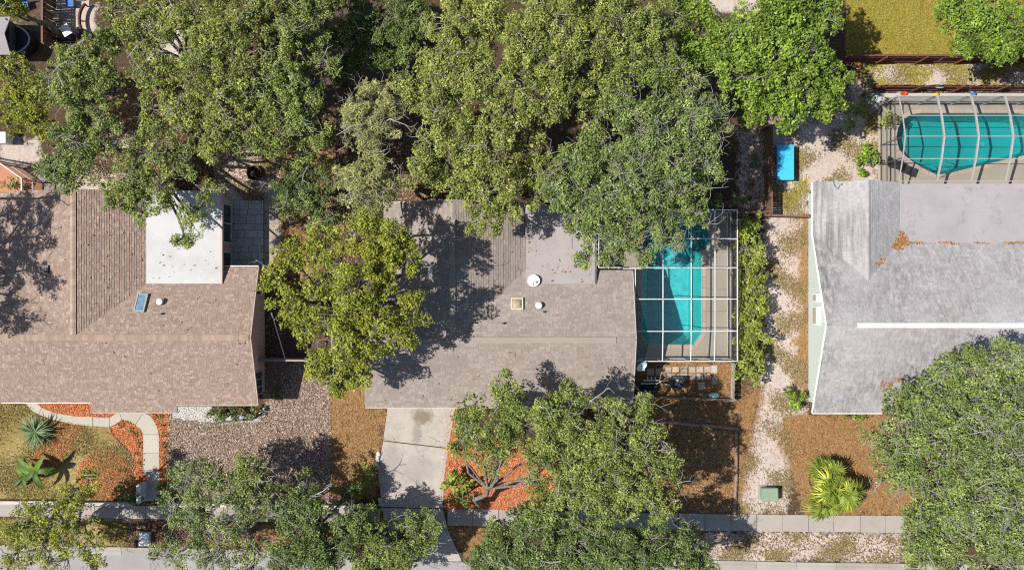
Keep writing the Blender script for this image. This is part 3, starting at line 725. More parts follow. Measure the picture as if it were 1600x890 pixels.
# ---- middle house
eM, rM = 2.5, 4.05; mW, mE, mS, mR, mN = -9.85, 8.08, -8.21, -3.59, 0.92
HM = thing('garage_house', (-1, -2, 0), 'middle house with greige shingle roof between driveway and blue pool', 'house')
def zms(y): return rM - (mR - y) * (rM - eM) / (mR - mS)
def zmn(y): return rM - (y - mR) * (rM - eM) / 4.62
jM = (-3.88, mR, rM); mv = 0.09; zw = zmn(mv + .9)
planes = [[(mW, mR, rM), (mW, mS, eM), (mE, mS, eM), (mE, mR, rM)], [(-3.88, 5.5, rM), jM, (0.86, mv + .9, zw), (0.86, 5.5, zw)],
          [(-3.88, 5.5, rM), jM, (-8.62, mv + .9, zw), (-8.62, 5.5, zw)], [jM, (0.86, mv + .9, zw), (mE, mv + .9, zw), (mE, mR, rM)],
          [jM, (mW, mR, rM), (mW, mv + .9, zw), (-8.62, mv + .9, zw)]]
rf = roof(HM, planes, M['roof_mid'], M['cap_mid'], [((mW + .1, mR, rM), (mE - .1, mR, rM), 0.335, 0.335), ((-3.88, mR + .3, rM), (-3.88, 5.5, rM), 0.335, 0.335)],
          [((mW, mS - .03, eM - .07), (mE, mS - .03, eM - .07)), ((mE + .03, mS, eM - .07), (mE + .03, mR, rM - .07)), ((mE + .03, mR, rM - .07), (mE + .03, mN, zmn(mN) - .07)), ((-8.62, 5.53, 2.4), (-3.88, 5.53, 3.98)), ((-3.88, 5.53, 3.98), (.86, 5.53, 2.4))], M['beigewall'], tab=(0.25, 0.45), h=0.022)
B().box(W(705, 0, 4.1)[0], W(963, 0, 4.1)[0], mR - .19, mR + .19, 4.0, 4.11).build('ridge_vent', M['cap_mid'], rf)
B().box(-3.88 - .19, -3.88 + .19, mR + .9, 4.3, 4.0, 4.11).build('ridge_vent', M['cap_mid'], rf)
w = B(); w.prism([(mW + .3, mS + .4), (mE - .3, mS + .4), (mE - .3, mN - .3), (5.2, mN - .3), (5.2, 5.1), (-8.2, 5.1), (-8.2, mN), (mW + .3, mN)], 0, 2.38)
for xx in (mW + .3, mE - .5): w.add([(xx, mS + .4, 2.38), (xx, mN - .3, 2.38), (xx, mR, 3.85), (xx + .2, mS + .4, 2.38), (xx + .2, mN - .3, 2.38), (xx + .2, mR, 3.85)], [(0, 2, 1), (3, 4, 5), (0, 1, 4, 3), (1, 2, 5, 4), (2, 0, 3, 5)])
w.build('wall', M['beigewall'], HM)
B().box(W(612, 0)[0], W(708, 0)[0], mS + .36, mS + .398, 0.05, 2.2).build('garage_door', M['white'], HM)
fo = B().box(0.9, 5.54, 0.08, 5.35, 2.62, 2.84).build('flat_roof', M['roll_mid'], HM)
for yy in (1.3, 2.28, 3.26, 4.25): B().box(0.91, 5.53, yy - .02, yy + .02, 2.835, 2.852).build('roll_seam', M['roll_mid'], fo)
for yy, dx in ((1.4, 3.9), (2.4, 3.1), (3.4, 4.2)): B().box(0.9 + dx, 0.93 + dx, yy, yy + .85, 2.836, 2.85).build('roll_seam', M['darkgrey'], fo)
b = B().box(5.542, 5.66, 0.06, 5.36, 2.58, 2.86); b.build('gutter', M['darkgrey'], HM)
zM = lambda py: zmn(W(0, py, 3.4)[1])
skylight(HM, 808, 475, zM(475) + .03, 0.8, 0.8, -0.31, M['cream'], M['skydome'], True)
roof_vent(HM, 842, 477, zM(477), 'hood', M['pvc']); roof_vent(HM, 849, 487, zM(487), 'pipe', M['darkgrey']); roof_vent(HM, 674, 424, 3.3, 'hood', M['pvc']); roof_vent(HM, 786, 505, zM(505), 'pipe', M['darkgrey'])

# ---- right house
rW, rS, rR = 20.2, -8.6, -2.59; eR, pR = 2.5, 4.9; kR = 0.4; rE = 42
HR = thing('pale_roof_house', (30, -2, 0), 'right house with streaked pale grey roof and aqua gable wall', 'house')
zr = lambda y: pR - kR * abs(y - rR)
gx, gz = 23.38, 3.74; gy = rR + (pR - gz) / kR; vx = rW; vy = rR + (pR - eR) / kR
fxx = 25.9; fz = gz - kR * (fxx - gx); fy = rR + (pR - fz) / kR
planes = [[(rW, rR, pR), (rW, rS, zr(rS)), (rE, rS, zr(rS)), (rE, rR, pR)],
          [(rW, rR, pR), (gx, rR, pR), (gx, gy, gz), (vx, vy, eR)], [(gx, rR, pR), (rE, rR, pR), (rE, fy, fz), (fxx, fy, fz), (gx, gy, gz)],
          [(gx, gy, gz), (vx, vy, eR), (vx, 6.88, eR), (gx, 6.88, gz)], [(gx, gy, gz), (fxx, fy, fz), (fxx, 6.88, fz), (gx, 6.88, gz)]]
# keep the west wing plane meeting the main slope
rf = roof(HR, planes, M['roof_right'], M['roof_right'], [((gx, gy, gz), (gx, 6.88, gz), .4, .4)],
          [((rW - .03, rR, pR - .07), (rW - .03, rS, zr(rS) - .07)), ((rW - .03, rR, pR - .07), (rW - .03, vy, eR - .07)), ((rW - .03, vy, eR - .07), (rW - .03, 6.88, eR - .07)), ((rW, rS - .03, zr(rS) - .07), (rE, rS - .03, zr(rS) - .07))], M['white'], tab=(0.25, 0.45), h=0.012)
B().box(W(1341, 0, 4.98)[0], rE, rR - .15, rR + .15, 4.84, 4.99).build('ridge_vent', M['white'], rf)
fo = B().box(fxx + .02, rE, fy - .02, 6.75, fz - .2, fz + .02).build('flat_roof', M['roll_right'], HR)
for yy in (3.85, 4.9, 5.9): B().box(fxx + .03, rE, yy - .02, yy + .02, fz + .012, fz + .034).build('roll_seam', M['roll_right'], fo)
w = B(); w.prism([(20.84, rS + .45), (rE, rS + .45), (rE, 6.4), (20.84, 6.4)], 0, 2.4)
w.add([(20.84, rS + .45, 2.4), (20.84, vy - .3, 2.4), (20.84, rR, 4.72), (21.0, rS + .45, 2.4), (21.0, vy - .3, 2.4), (21.0, rR, 4.72)], [(0, 2, 1), (3, 4, 5), (0, 1, 4, 3), (1, 2, 5, 4), (2, 0, 3, 5)])
w.build('wall', M['aquawall'], HR)
for py, hh in ((465, 0.28), (493, 0.62)):
    yy = W(0, py, 2.2)[1]; g = B().box(20.55, 20.838, yy - hh, yy + hh, 1.55, 2.2); o = g.build('shutter_box', M['white'], HR)
    for i in range(4): B().box(20.535, 20.55, yy - hh + .06, yy + hh - .06, 1.62 + i * .14, 1.7 + i * .14).build('louvre', M['timber'], o)
# rusty rim of leaves and pile of brown leaves in the roof valley
LEAF_HEAP = chipmat('brown_dry_leaves', [(0, (0.16, 0.07, 0.02)), (0.5, (0.32, 0.15, 0.045)), (1, (0.42, 0.25, 0.1))])

# ---- far left: enclosure, shed, and the neighbour's things
sh = thing('garden_shed', (*W(-15, 56)[:2], 0), 'grey gable roofed shed with dark round bay in the top left corner', 'shed')
sx0, sx1 = -40, W(17, 0, 1.9)[0]; ya, yb, yr = W(0, 27, 1.9)[1], W(0, 86, 1.9)[1], W(0, 53, 2.5)[1]
b = B(); b.add([(sx0, yr, 2.6), (sx1, yr, 2.6), (sx1, ya, 1.95), (sx0, ya, 1.95), (sx1, yb, 1.95), (sx0, yb, 1.95), (sx0, yr, 2.5), (sx1, yr, 2.5), (sx1, ya, 1.85), (sx0, ya, 1.85), (sx1, yb, 1.85), (sx0, yb, 1.85)],
               [(0, 1, 2, 3), (1, 0, 5, 4), (9, 8, 7, 6), (10, 11, 6, 7), (1, 7, 8, 2), (4, 10, 7, 1), (2, 8, 9, 3), (5, 11, 10, 4)])
b.build('roof', M['roll_right'], sh)
B().box(sx0, sx1 - .15, yb + .2, ya - .2, 0, 1.84).build('wall', M['darkgrey'], sh)
arc = [(sx1 - .15, yb + .35)] + [(sx1 - .15 + 0.95 * math.sin(math.pi * i / 10) ** 0.7, yb + .35 + (ya - yb - .7) * i / 10) for i in range(1, 10)] + [(sx1 - .15, ya - .35)]
B().prism(arc, 0.0, 1.15).build('bay', M['black'], sh)
B().tube([(x + .02, y, 1.17) for x, y in arc], 0.06, 6).build('bay_rim', M['blueframe'], sh)

EN = thing('screen_enclosure', (*W(10, 285)[:2], 0), 'dark screened enclosure with slanted corner beside the left house', 'enclosure')
ex = [(-38, W(0, 240, 2.4)[1]), (W(0, 0, 2.4)[0], W(0, 255, 2.4)[1]), (W(34, 0, 2.4)[0], W(0, 279, 2.4)[1]), (W(34, 0, 2.4)[0], 6.35)]
for i in range(3):
    p, q = ex[i], ex[i + 1]
    B().beam((*p, 2.4), (*q, 2.4), 0.09, 0.09).build('top_rail', M['greyalu'], EN); B().beam((*p, 1.2), (*q, 1.2), 0.06, 0.06).build('mid_rail', M['greyalu'], EN)
    B().beam((*p, 0.06), (*q, 0.06), 0.06, 0.08).build('bottom_rail', M['bronze'], EN); B().beam((*q, 0), (*q, 2.36), 0.08, 0.08).build('post', M['greyalu'], EN)
    B().add([(*p, 0.1), (*q, 0.1), (*q, 2.35), (*p, 2.35)], [(0, 1, 2, 3)]).build('screen_panel', M['screenw'], EN)
tag(fill_poly('enclosure_floor', [(-38, 9.5)] + ex[1:] + [(-38, 6.35)], [], 0.01, M['terracotta']), 'terracotta floor inside the dark enclosure', kind='structure')

# ================================================================== SCREEN CAGES
def cage(name, loc, label, beams, panels, mb, tag_cat='pool cage'):
    root = thing(name, loc, label, tag_cat)
    for nm, p, q, w_ in beams: B().beam(p, q, w_, w_ * 1.25).build(nm, mb, root)
    for nm, poly, m in panels: B().add(poly, [tuple(range(len(poly)))]).build(nm, m, root)
    return root
cz = 2.5; cxs = [W(x, 0, cz)[0] for x in (935, 992, 1035, 1079, 1116, 1152)]; cys = [W(0, y, cz)[1] for y in (328, 373, 418, 467, 517, 564)]
def tz(x, y):        # roof panel height: nearly flat, dipping slightly to the south edge
    return cz + 0.18 * min(1, max(0, (y - cys[5]) / 1.5)) * min(1, max(0, (cxs[5] - x) / 1.2))
bm_, pn_ = [], []
def inb(i, j): return not (i == 0 and j >= 2)       # west notch where the house stands
for j in range(5):
    for i in range(5):
        if not inb(i, j): continue
        q4 = [(cxs[i], cys[j]), (cxs[i + 1], cys[j]), (cxs[i + 1], cys[j + 1]), (cxs[i], cys[j + 1])]
        pn_.append(('roof_screen', [(x, y, tz(x, y) - .02) for x, y in q4], M['screen']))
P3 = lambda x, y: (x, y, tz(x, y))
for j in range(6):
    i0 = 0 if j <= 2 else 1
    for i in range(i0, 5): bm_.append(('roof_beam', P3(cxs[i], cys[j]), P3(cxs[i + 1], cys[j]), 0.058))
for i in range(6):
    for j in range(5):
        if i == 0 and j >= 2: continue
        if i == 1 and j < 2: continue
        bm_.append(('roof_beam', P3(cxs[i], cys[j]), P3(cxs[i], cys[j + 1]), 0.058))
per = [(cxs[0], cys[2]), (cxs[0], cys[0]), (cxs[5], cys[0]), (cxs[5], cys[5]), (cxs[1], cys[5])]
for y in cys: bm_.append(('post', (cxs[5], y, 0.035), (cxs[5], y, cz - .05), 0.07))
for x in cxs[1:5]:
    bm_.append(('post', (x, cys[5], 0.035), (x, cys[5], cz - .05), 0.07)); bm_.append(('post', (x, cys[0], 0.035), (x, cys[0], cz - .05), 0.07))
for z_, nm in ((0.1, 'kick_rail'), (0.95, 'chair_rail')):
    bm_.append((nm, (cxs[5], cys[5], z_), (cxs[5], cys[0], z_), 0.05)); bm_.append((nm, (cxs[1], cys[5], z_), (cxs[5], cys[5], z_), 0.05)); bm_.append((nm, (cxs[0], cys[0], z_), (cxs[5], cys[0], z_), 0.05))
for i in (1, 2, 3, 4): bm_.append(('wind_brace', (cxs[i] + .1, cys[5], cz - .1), (cxs[i] + .75, cys[5] + .02, 1.2), 0.05))
for i in range(1, 5):
    pn_.append(('wall_screen', [(cxs[i], cys[5], .1), (cxs[i + 1], cys[5], .1), (cxs[i + 1], cys[5], cz - .06), (cxs[i], cys[5], cz - .06)], M['screenw']))
    pn_.append(('wall_screen', [(cxs[i], cys[0], .1), (cxs[i + 1], cys[0], .1), (cxs[i + 1], cys[0], cz - .06), (cxs[i], cys[0], cz - .06)], M['screenw']))
for j in range(5): pn_.append(('wall_screen', [(cxs[5], cys[j], .1), (cxs[5], cys[j + 1], .1), (cxs[5], cys[j + 1], cz - .06), (cxs[5], cys[j], cz - .06)], M['screenw']))
cage('pool_cage', (11.5, 0, 0.035), 'white framed flat screen cage over the blue pool', bm_, pn_, M['alu'])

# arched cage over the teal pool
yN_, yS_, yM_ = 12.66, 6.95, 9.79; zl, zh = 2.6, 3.5
tx = [W(1404, 0, zl)[0]] + [W(x, 0, zl)[0] for x in (1464, 1517, 1570)] + [W(1570, 0, zl)[0] + 2.4 * k for k in (1, 2)]
prof = [(yN_, zl), ((yN_ + yM_) / 2, (zl + zh) / 2 + .12), (yM_, zh), ((yS_ + yM_) / 2, (zl + zh) / 2 + .12), (yS_, zl)]
bm_, pn_ = [], []
for k, x in enumerate(tx):
    w_ = 0.06 if k == 0 else 0.105
    for a, c in zip(prof[:-1], prof[1:]): bm_.append(('truss', (x, *a), (x, *c), w_))
    bm_.append(('post', (x, yN_, .035), (x, yN_, zl - .08), 0.09))
for a, c in zip(tx[:-1], tx[1:]):
    for y, z in prof: bm_.append(('purlin', (a, y, z), (c, y, z), 0.045))
    for u, v in zip(prof[:-1], prof[1:]): pn_.append(('roof_screen', [(a, *u), (c, *u), (c, *v), (a, *v)], M['screen']))
    pn_.append(('wall_screen', [(a, yN_, .05), (c, yN_, .05), (c, yN_, zl - .08), (a, yN_, zl - .08)], M['screenw']))
    bm_.append(('bottom_rail', (a, yN_, .08), (c, yN_, .08), 0.05)); bm_.append(('chair_rail', (a, yN_, .95), (c, yN_, .95), 0.05))
xw = tx[0]
for y in [yN_ + (yS_ - yN_) * f for f in (0.0, 0.26, 0.5, 0.74, 1.0)]:
    zt = np.interp(y, [p[0] for p in prof][::-1], [p[1] for p in prof][::-1]); bm_.append(('dark_post', (xw, y, .035), (xw, y, zt - .06), 0.06))
bm_ += [('bottom_rail', (xw, yN_, .08), (xw, yS_, .08), .06), ('chair_rail', (xw, yN_, .95), (xw, yS_, .95), .05), ('transom', (xw, yN_, 2.1), (xw, yS_, 2.1), .05)]
pn_.append(('wall_screen', [(xw, yN_, .05), (xw, yS_, .05)] + [(xw, y, z - .05) for y, z in prof[::-1]], M['screen']))
cg = cage('pool_cage', (30, 9.8, 0.035), 'grey arched truss screen cage over the teal pool', [x for x in bm_], pn_, M['greyalu'])
for c in cg.children:
    if c.name.split('.')[0] in ('dark_post', 'chair_rail', 'transom', 'bottom_rail'): c.data.materials[0] = M['bronze']
    if c.name.startswith('dark_post'): c.name = 'post'

# ================================================================== FENCES
def board_fence(name, label, path, top, m, bw=0.14, posts=2.4, side=1, cap=False):
    p0 = path[0]; root = thing(name, (p0[0], p0[1], 0), label, 'fence')
    proto = {}
    for (x0, y0), (x1, y1) in zip(path[:-1], path[1:]):
        L = math.hypot(x1 - x0, y1 - y0); ang = math.atan2(y1 - y0, x1 - x0); n = max(1, int(L / bw))
        if bw not in proto:
            me = B().box(-bw * .47, bw * .47, -.012, .012, 0.03, top)
            tmp = bpy.data.meshes.new('board'); tmp.from_pydata(me.v, [], me.f); tmp.materials.append(m); proto[bw] = tmp
        for i in range(n):
            f = (i + .5) / n; o = link('board', proto[bw], root)
            o.location = (x0 + (x1 - x0) * f - p0[0] + random.uniform(-.008, .008), y0 + (y1 - y0) * f - p0[1] + random.uniform(-.008, .008), random.uniform(-.03, .02))
            o.rotation_euler = (random.uniform(-.02, .02), 0, ang)
        nx, ny = -math.sin(ang) * side, math.cos(ang) * side
        for z in (0.35, top - .3): B().beam((x0 + nx * .04, y0 + ny * .04, z), (x1 + nx * .04, y1 + ny * .04, z), 0.05, 0.09).build('rail', m, root)
        if cap: B().beam((x0, y0, top + .03), (x1, y1, top + .03), 0.13, 0.04).build('cap_rail', m, root)
        k = max(1, int(L / posts))
        for i in range(k + 1):
            f = i / k; x, y = x0 + (x1 - x0) * f + nx * .1, y0 + (y1 - y0) * f + ny * .1
            B().box(x - .05, x + .05, y - .05, y + .05, 0, top + .05).build('post', m, root)
    return root
def fp(pts, z): return [W(x, y, z)[:2] for x, y in pts]
board_fence('wooden_fence', 'long dark brown board fence below the green lawn', fp([(1322, 87), (1640, 87)], 1.8), 1.8, M['fence_red'], 0.19, side=-1, cap=True)
board_fence('wooden_fence', 'shorter reddish board fence behind the teal pool cage', fp([(1362, 139), (1374, 133), (1640, 133)], 1.55), 1.55, M['fence_red'], 0.19, side=-1)
board_fence('wooden_fence', 'weathered upright board fence left of the blue topped table', fp([(1206, 195), (1206, 334)], 1.6), 1.6, M['fence'], 0.17, side=-1, cap=True)
board_fence('wooden_fence', 'low wooden fence joining the hedge yard to the aqua house', fp([(1196, 336), (1266, 338)], 1.5), 1.5, M['fence'], 0.19, side=1, cap=True)
board_fence('wooden_fence', 'short wooden fence at the top corner of the blue pool cage', fp([(1155, 332), (1204, 331)], 1.4), 1.4, M['fence'], 0.19, side=1, cap=True)
board_fence('wooden_fence', 'brown board fence beside the top left neighbour patio', fp([(66, -20), (66, 68)], 1.7), 1.7, M['fence'], 0.19, side=1, cap=True)
board_fence('side_fence', 'pale grey fence joining left house gable to the yellow oak', fp([(404, 562), (480, 563)], 1.5), 1.5, M['fence_grey'], 0.15, side=1, cap=True)
board_fence('picket_fence', 'grey picket fence round the pool equipment yard', fp([(992, 621), (1147, 626), (1149, 568)], 0.95), 0.95, M['fence_grey'], 0.12, side=1)
# grey slatted gate by the path
gt = thing('slatted_gate', W(224, 770), 'pale grey slatted garden gate standing open beside the front path', 'gate')
x0, ya, _ = W(217, 757, 1.1); yb = W(0, 785, 1.1)[1]
for i in range(9):
    z = 0.1 + i * 0.115; B().box(x0 - .012, x0 + .012, yb + .06, ya - .06, z, z + .09).build('slat', M['alu'], gt)
for y in (ya, yb): B().box(x0 - .04, x0 + .04, y - .05, y + .05, 0, 1.2).build('gate_post', M['alu'], gt)
B().beam((x0, yb, 1.15), (x0, ya, 1.15), 0.3, 0.05).build('top_rail', M['alu'], gt)
fl = B()
for i in range(10): fl.lathe((x0 + random.uniform(-.3, .3), ya + random.uniform(0.05, .5), .3 + random.uniform(0, .3)), [(0.02, 0), (.09, .04), (.02, .09)], 6)
tag(fl.build('red_flowers', M['red']), 'small red flowers at the head of the slatted gate', 'flowers')
# pole leaning on the pale fence
b = B().tube([(*W(424, 488, 2.6)[:2], 2.6), (*W(446, 562, 1.45)[:2], 1.45)], 0.045, 8)
tag(b.build('leaning_pole', M['steel']), 'thin grey metal pole leaning on the pale side fence', 'pole')

# landscape timbers on the right front yard
for k, (a, c, lab) in enumerate((((1030, 657), (1092, 664), 'left landscape timber of the row below the equipment yard'), ((1094, 663), (1152, 669), 'right landscape timber of the row below the equipment yard'),
                             ((1150, 672), (1150, 735), 'upper landscape timber at the edge of the pale sand'), ((1150, 738), (1147, 800), 'lower landscape timber at the edge of the pale sand'))):
    x0, y0, _ = W(*a); x1, y1, _ = W(*c); b = B().tube([(x0, y0, .11), (x1, y1, .11)], 0.12, 8)
    tag(b.build('landscape_timber', M['timber']), lab, 'timber', 'landscape timbers')

# ================================================================== SMALL OBJECTS
def sat_dish(px, py, z, r, m, label, aim, mast=0.5, foot=None):
    x, y, _ = W(px, py, z); t_ = thing('satellite_dish', (x, y, z), label, 'satellite dish', 'satellite dishes on the roofs'); b = B(); n, k = 20, 5
    for i in range(k + 1):
        rr = r * i / k
        for j in range(n): a = 2 * math.pi * j / n; b.v.append((rr * math.cos(a), rr * 0.9 * math.sin(a), 0.28 * r * (i / k) ** 2))
    for i in range(k):
        for j in range(n): b.f.append((i * n + j, i * n + (j + 1) % n, (i + 1) * n + (j + 1) % n, (i + 1) * n + j)); b.m.append(0)
    T = Matrix.Translation((x, y, z + mast)) @ Vector((0, 0, 1)).rotation_difference(Vector(aim).normalized()).to_matrix().to_4x4()
    b.xform(T); b.build('reflector', m, t_, smooth=True)
    tip = T @ Vector((0, -r * .2, r * 0.85)); st_ = T @ Vector((0, -r * .8, .1 * r)); B().tube([st_, tip], .02, 6).build('feed_arm', M['steel'], t_)
    B().box(tip.x - .07, tip.x + .07, tip.y - .06, tip.y + .06, tip.z - .06, tip.z + .06).build('receiver', M['greyalu'], t_)
    fx_, fy_, fz_ = foot or (x, y, z - .1); B().tube([(fx_, fy_, fz_), (x, y, z + mast * .6), (x, y, z + mast)], .03, 8).build('mast', M['steel'], t_)
sat_dish(1000, 570, 2.35, 0.42, M['dish'], 'grey satellite dish beside the equipment yard at the roof edge', (0.5, -0.55, 0.8), 0.35, (8.1, -5.0, 2.7))
sat_dish(833, 438, 2.85, 0.44, M['white'], 'white satellite dish lying on the pinkish flat roof', (0.05, -.1, 1), 0.12)
sat_dish(1303, 290, 2.75, 0.38, M['dish'], 'grey satellite dish on the top corner of the pale roof', (0.5, 0.3, 0.8), 0.3)

x, y, _ = W(1060, 598, 0.8); ac = thing('air_conditioner', (x, y, 0), 'dark grey air conditioner with top fan in the equipment yard', 'air conditioner')
B().box(x - .46, x + .46, y - .46, y + .46, 0, .08).build('base_pad', M['kerb'], ac); B().box(x - .42, x + .42, y - .42, y + .42, .08, .82).build('cabinet', M['darkgrey'], ac, bevel=.06)
B().lathe((x, y, .815), [(0.36, 0), (0.36, .012), (0.0, .014)], 24).build('fan_well', M['black'], ac)
b = B()
for k in range(4):
    a = k * math.pi / 2 + .4; b.add([(x + .06 * math.cos(a - .5), y + .06 * math.sin(a - .5), .85), (x + .3 * math.cos(a - .38), y + .3 * math.sin(a - .38), .86), (x + .3 * math.cos(a + .38), y + .3 * math.sin(a + .38), .84), (x + .06 * math.cos(a + .5), y + .06 * math.sin(a + .5), .84)], [(0, 1, 2, 3)])
b.build('fan_blades', M['greyalu'], ac)
b = B()
for rr in (.12, .22, .33, .38): b.tube([(x + rr * math.cos(t_), y + rr * math.sin(t_), .9) for t_ in np.linspace(0, 2 * math.pi, 19)], .008, 4)
b.build('fan_guard', M['black'], ac)
# pool pump and pipes
x, y, _ = W(1010, 600); pp_ = thing('pool_pump', (x, y, 0), 'black pool pump and filter with white pipes', 'pump')
B().tube([(x - .3, y - .15, .25), (x + .35, y - .15, .25)], .16, 12).build('motor', M['black'], pp_); B().lathe((x + .55, y - .15, 0), [(.18, 0), (.2, .1), (.2, .4), (.12, .5), (.05, .52)], 14).build('strainer', M['black'], pp_)
x2, y2, _ = W(1004, 612); B().lathe((x2, y2, 0), [(.24, 0), (.28, .1), (.28, .7), (.2, .85), (.05, .9)], 16).build('filter_tank', M['darkgrey'], pp_)
for pts in ([(1005, 594, .4), (1030, 594, .4), (1032, 590, .4), (1032, 586, .2)], [(1001, 599, .3), (1026, 599, .3), (1033, 595, .3), (1045, 594, .2)], [(1012, 588, .5), (1012, 594, .4)], [(1018, 588, .5), (1018, 594, .4)], [(1024, 588, .5), (1024, 594, .4)], [(1033, 600, .15), (1046, 600, .15), (1050, 607, .12)]):
    B().tube([W(*p) for p in pts], .045, 8).build('pipe', M['pvc'], pp_)
b = B().tube([W(991, 600, .1), W(1002, 614, .9)], .04, 8); tag(b.build('white_pole', M['pvc']), 'white pole leaning in the corner by the pool pump', 'pole')
x, y, _ = W(1117, 618, .4); b = B(); b.lathe((0, 0, 0), [(.15, 0), (.4, .06), (.42, .16), (.3, .24), (.1, .26)], 18); b.xform(Matrix.Translation((x, y, 0.05)) @ Matrix.Diagonal((0.95, .5, 1, 1)))
tag(b.build('teal_tub', M['teal'], smooth=True), 'oval teal plastic tub by the picket fence', 'tub')
# stepping pavers in the equipment yard
ey = bpy.data.objects.new('stepping_pavers', None); COL.objects.link(ey); tag(ey, 'square concrete pavers in the equipment yard', kind='structure')
for yy in (572, 583):
    for i, xx in enumerate((1038, 1050, 1063, 1076, 1088, 1100)):
        p = [(xx, yy), (xx + 11, yy + random.uniform(-.6, .6)), (xx + 11, yy + 9.6), (xx, yy + 9.6)]
        slab_piece('paver', shrink(W2(p), .02), -.03, .045, M['walk'] if (i + int(yy)) % 3 else M['coping'], ey)
for p in ([(1090, 597), (1101, 596), (1102, 608), (1091, 609)], [(1111, 570), (1121, 570), (1121, 583), (1111, 583)], [(1112, 588), (1121, 588), (1121, 600), (1112, 600)], [(1010, 575), (1022, 575), (1022, 586), (1010, 586)], [(1024, 575), (1034, 575), (1034, 586), (1024, 586)]): slab_piece('paver', shrink(W2(p), .01), -.03, .055, M['path'], ey)

# blue topped table by the fence
z = 1.0; x0, y0, _ = W(1214, 281, z); x1, y1, _ = W(1241, 226, z); bt = thing('work_table', ((x0 + x1) / 2, (y0 + y1) / 2, 0), 'long table with bright blue top beside the wooden fence', 'table')
B().box(x0, x1, y0, y1, z - .09, z).build('table_top', M['bluetop'], bt, bevel=.03)
B().box(x0 + .1, x1 - .1, y0 + .1, y1 - .1, z - .2, z - .09).build('apron', M['bluetop'], bt)
for xx in (x0 + .12, x1 - .12):
    for yy in (y0 + .15, y1 - .15): B().box(xx - .04, xx + .04, yy - .04, yy + .04, 0, z - .2).build('leg', M['darkgrey'], bt)
# green utility cabinet
x, y, _ = W(1204, 773, .8); ub = thing('utility_cabinet', (x, y, 0), 'green utility cabinet on sand near the sidewalk', 'cabinet')
B().box(x - .62, x + .62, y - .5, y + .5, 0, .07).build('base_pad', M['kerb'], ub); B().box(x - .52, x + .52, y - .42, y + .42, .07, .66).build('body', M['greenbox'], ub, bevel=.04)
B().box(x - .56, x + .56, y - .46, y + .46, .66, .76).build('lid', M['greenbox'], ub, bevel=.035); B().box(x - .06, x + .06, y - .5, y - .462, .3, .5).build('latch', M['darkgrey'], ub)
# fire pit
x, y, _ = W(399, 271); fpit = thing('fire_pit', (x, y, 0), 'rusty round iron fire ring on the sandy back yard', 'fire pit')
b = B(); n = 24
for r_, z_ in ((.50, 0), (.53, .36), (.47, .36), (.45, 0.02)):
    for j in range(n): a = 2 * math.pi * j / n; b.v.append((x + r_ * math.cos(a), y + r_ * math.sin(a), z_))
for i in range(3):
    for j in range(n): b.f.append((i * n + j, i * n + (j + 1) % n, (i + 1) * n + (j + 1) % n, (i + 1) * n + j)); b.m.append(0)
b.build('ring', M['rust'], fpit); b = B().lathe((x, y, 0), [(.46, .01), (.3, .1), (.05, .14)], 16); b.build('ash', M['black'], fpit)
for k in range(4): a = k * 1.7; B().tube([(x - .3 * math.cos(a), y - .3 * math.sin(a), .14), (x + .3 * math.cos(a), y + .3 * math.sin(a), .2)], .04, 7).build('log', M['rust'], fpit)
# mailbox and white pad at the kerb
x, y, _ = W(213, 851, 1.0); mb = thing('mailbox', (x, y, 0), 'black mailbox on a post at the left kerb', 'mailbox')
B().box(x - .05, x + .05, y + .1, y + .2, 0, .95).build('post', M['fence_grey'], mb); b = B(); b.tube([(x, y - .15, 1.05), (x, y + .38, 1.05)], .13, 10); b.build('box', M['black'], mb)
x, y, _ = W(225, 842, .25); wb = thing('meter_vault', (x, y, 0), 'white square meter vault beside the black mailbox', 'vault')
B().box(x - .4, x + .4, y - .48, y + .48, 0, .2).build('frame', M['whitecon'], wb, bevel=.02); B().box(x - .33, x + .33, y - .41, y + .41, .2, .235).build('lid', M['white'], wb)
# pots, toys and wall ornaments by the right fences
for px, py in ((1327, 98), (1338, 95), (1341, 103)):
    x, y, _ = W(px, py, .3); q = thing('flower_pot', (x, y, 0), {1327: 'leftmost yellow rimmed pot by the long brown fence', 1338: 'yellow rimmed pot touching the long brown fence', 1341: 'lowest yellow rimmed pot near the long brown fence'}[px], 'pot', 'yellow pots by the fence')
    B().lathe((x, y, 0), [(.14, 0), (.2, .28), (.17, .28), (.15, .22), (0.0, .22)], 14).build('pot', M['terracotta'], q)
    B().tube([(x + .2 * math.cos(t_), y + .2 * math.sin(t_), .29) for t_ in np.linspace(0, 2 * math.pi, 15)], .045, 6).build('rim', M['yellow'], q)
def blob(name, px, py, z, prof, m, label, cat, sx=1, sy=1, rot=0):
    x, y, _ = W(px, py, z); b = B(); b.lathe((0, 0, 0), prof, 14); b.xform(Matrix.Translation((x, y, 0)) @ Matrix.Rotation(rot, 4, 'Z') @ Matrix.Diagonal((sx, sy, 1, 1))); return tag(b.build(name, m, smooth=True), label, cat)
blob('red_tub', 1413, 146, .2, [(.2, 0), (.34, .1), (.36, .2), (.3, .22), (.26, .1), (0.0, .08)], M['red'], 'red oval bowl at the corner of the arched cage', 'bowl', .7, .4)
blob('yellow_float', 1464, 147, .2, [(.1, 0), (.28, .08), (.28, .18), (.1, .24)], M['yellow'], 'small yellow float behind the arched cage', 'float', .7, .35)
blob('blue_float', 1522, 147, .2, [(.1, 0), (.3, .08), (.3, .2), (.1, .26)], M['blue'], 'blue float behind the arched cage', 'float', .65, .45)
blob('wall_plaque', 1469, 134, 1.2, [(.1, 1.05), (.36, 1.1), (.36, 1.2), (.1, 1.24)], M['teal'], 'pale oval plaque on the reddish fence', 'plaque', 1.1, .45)
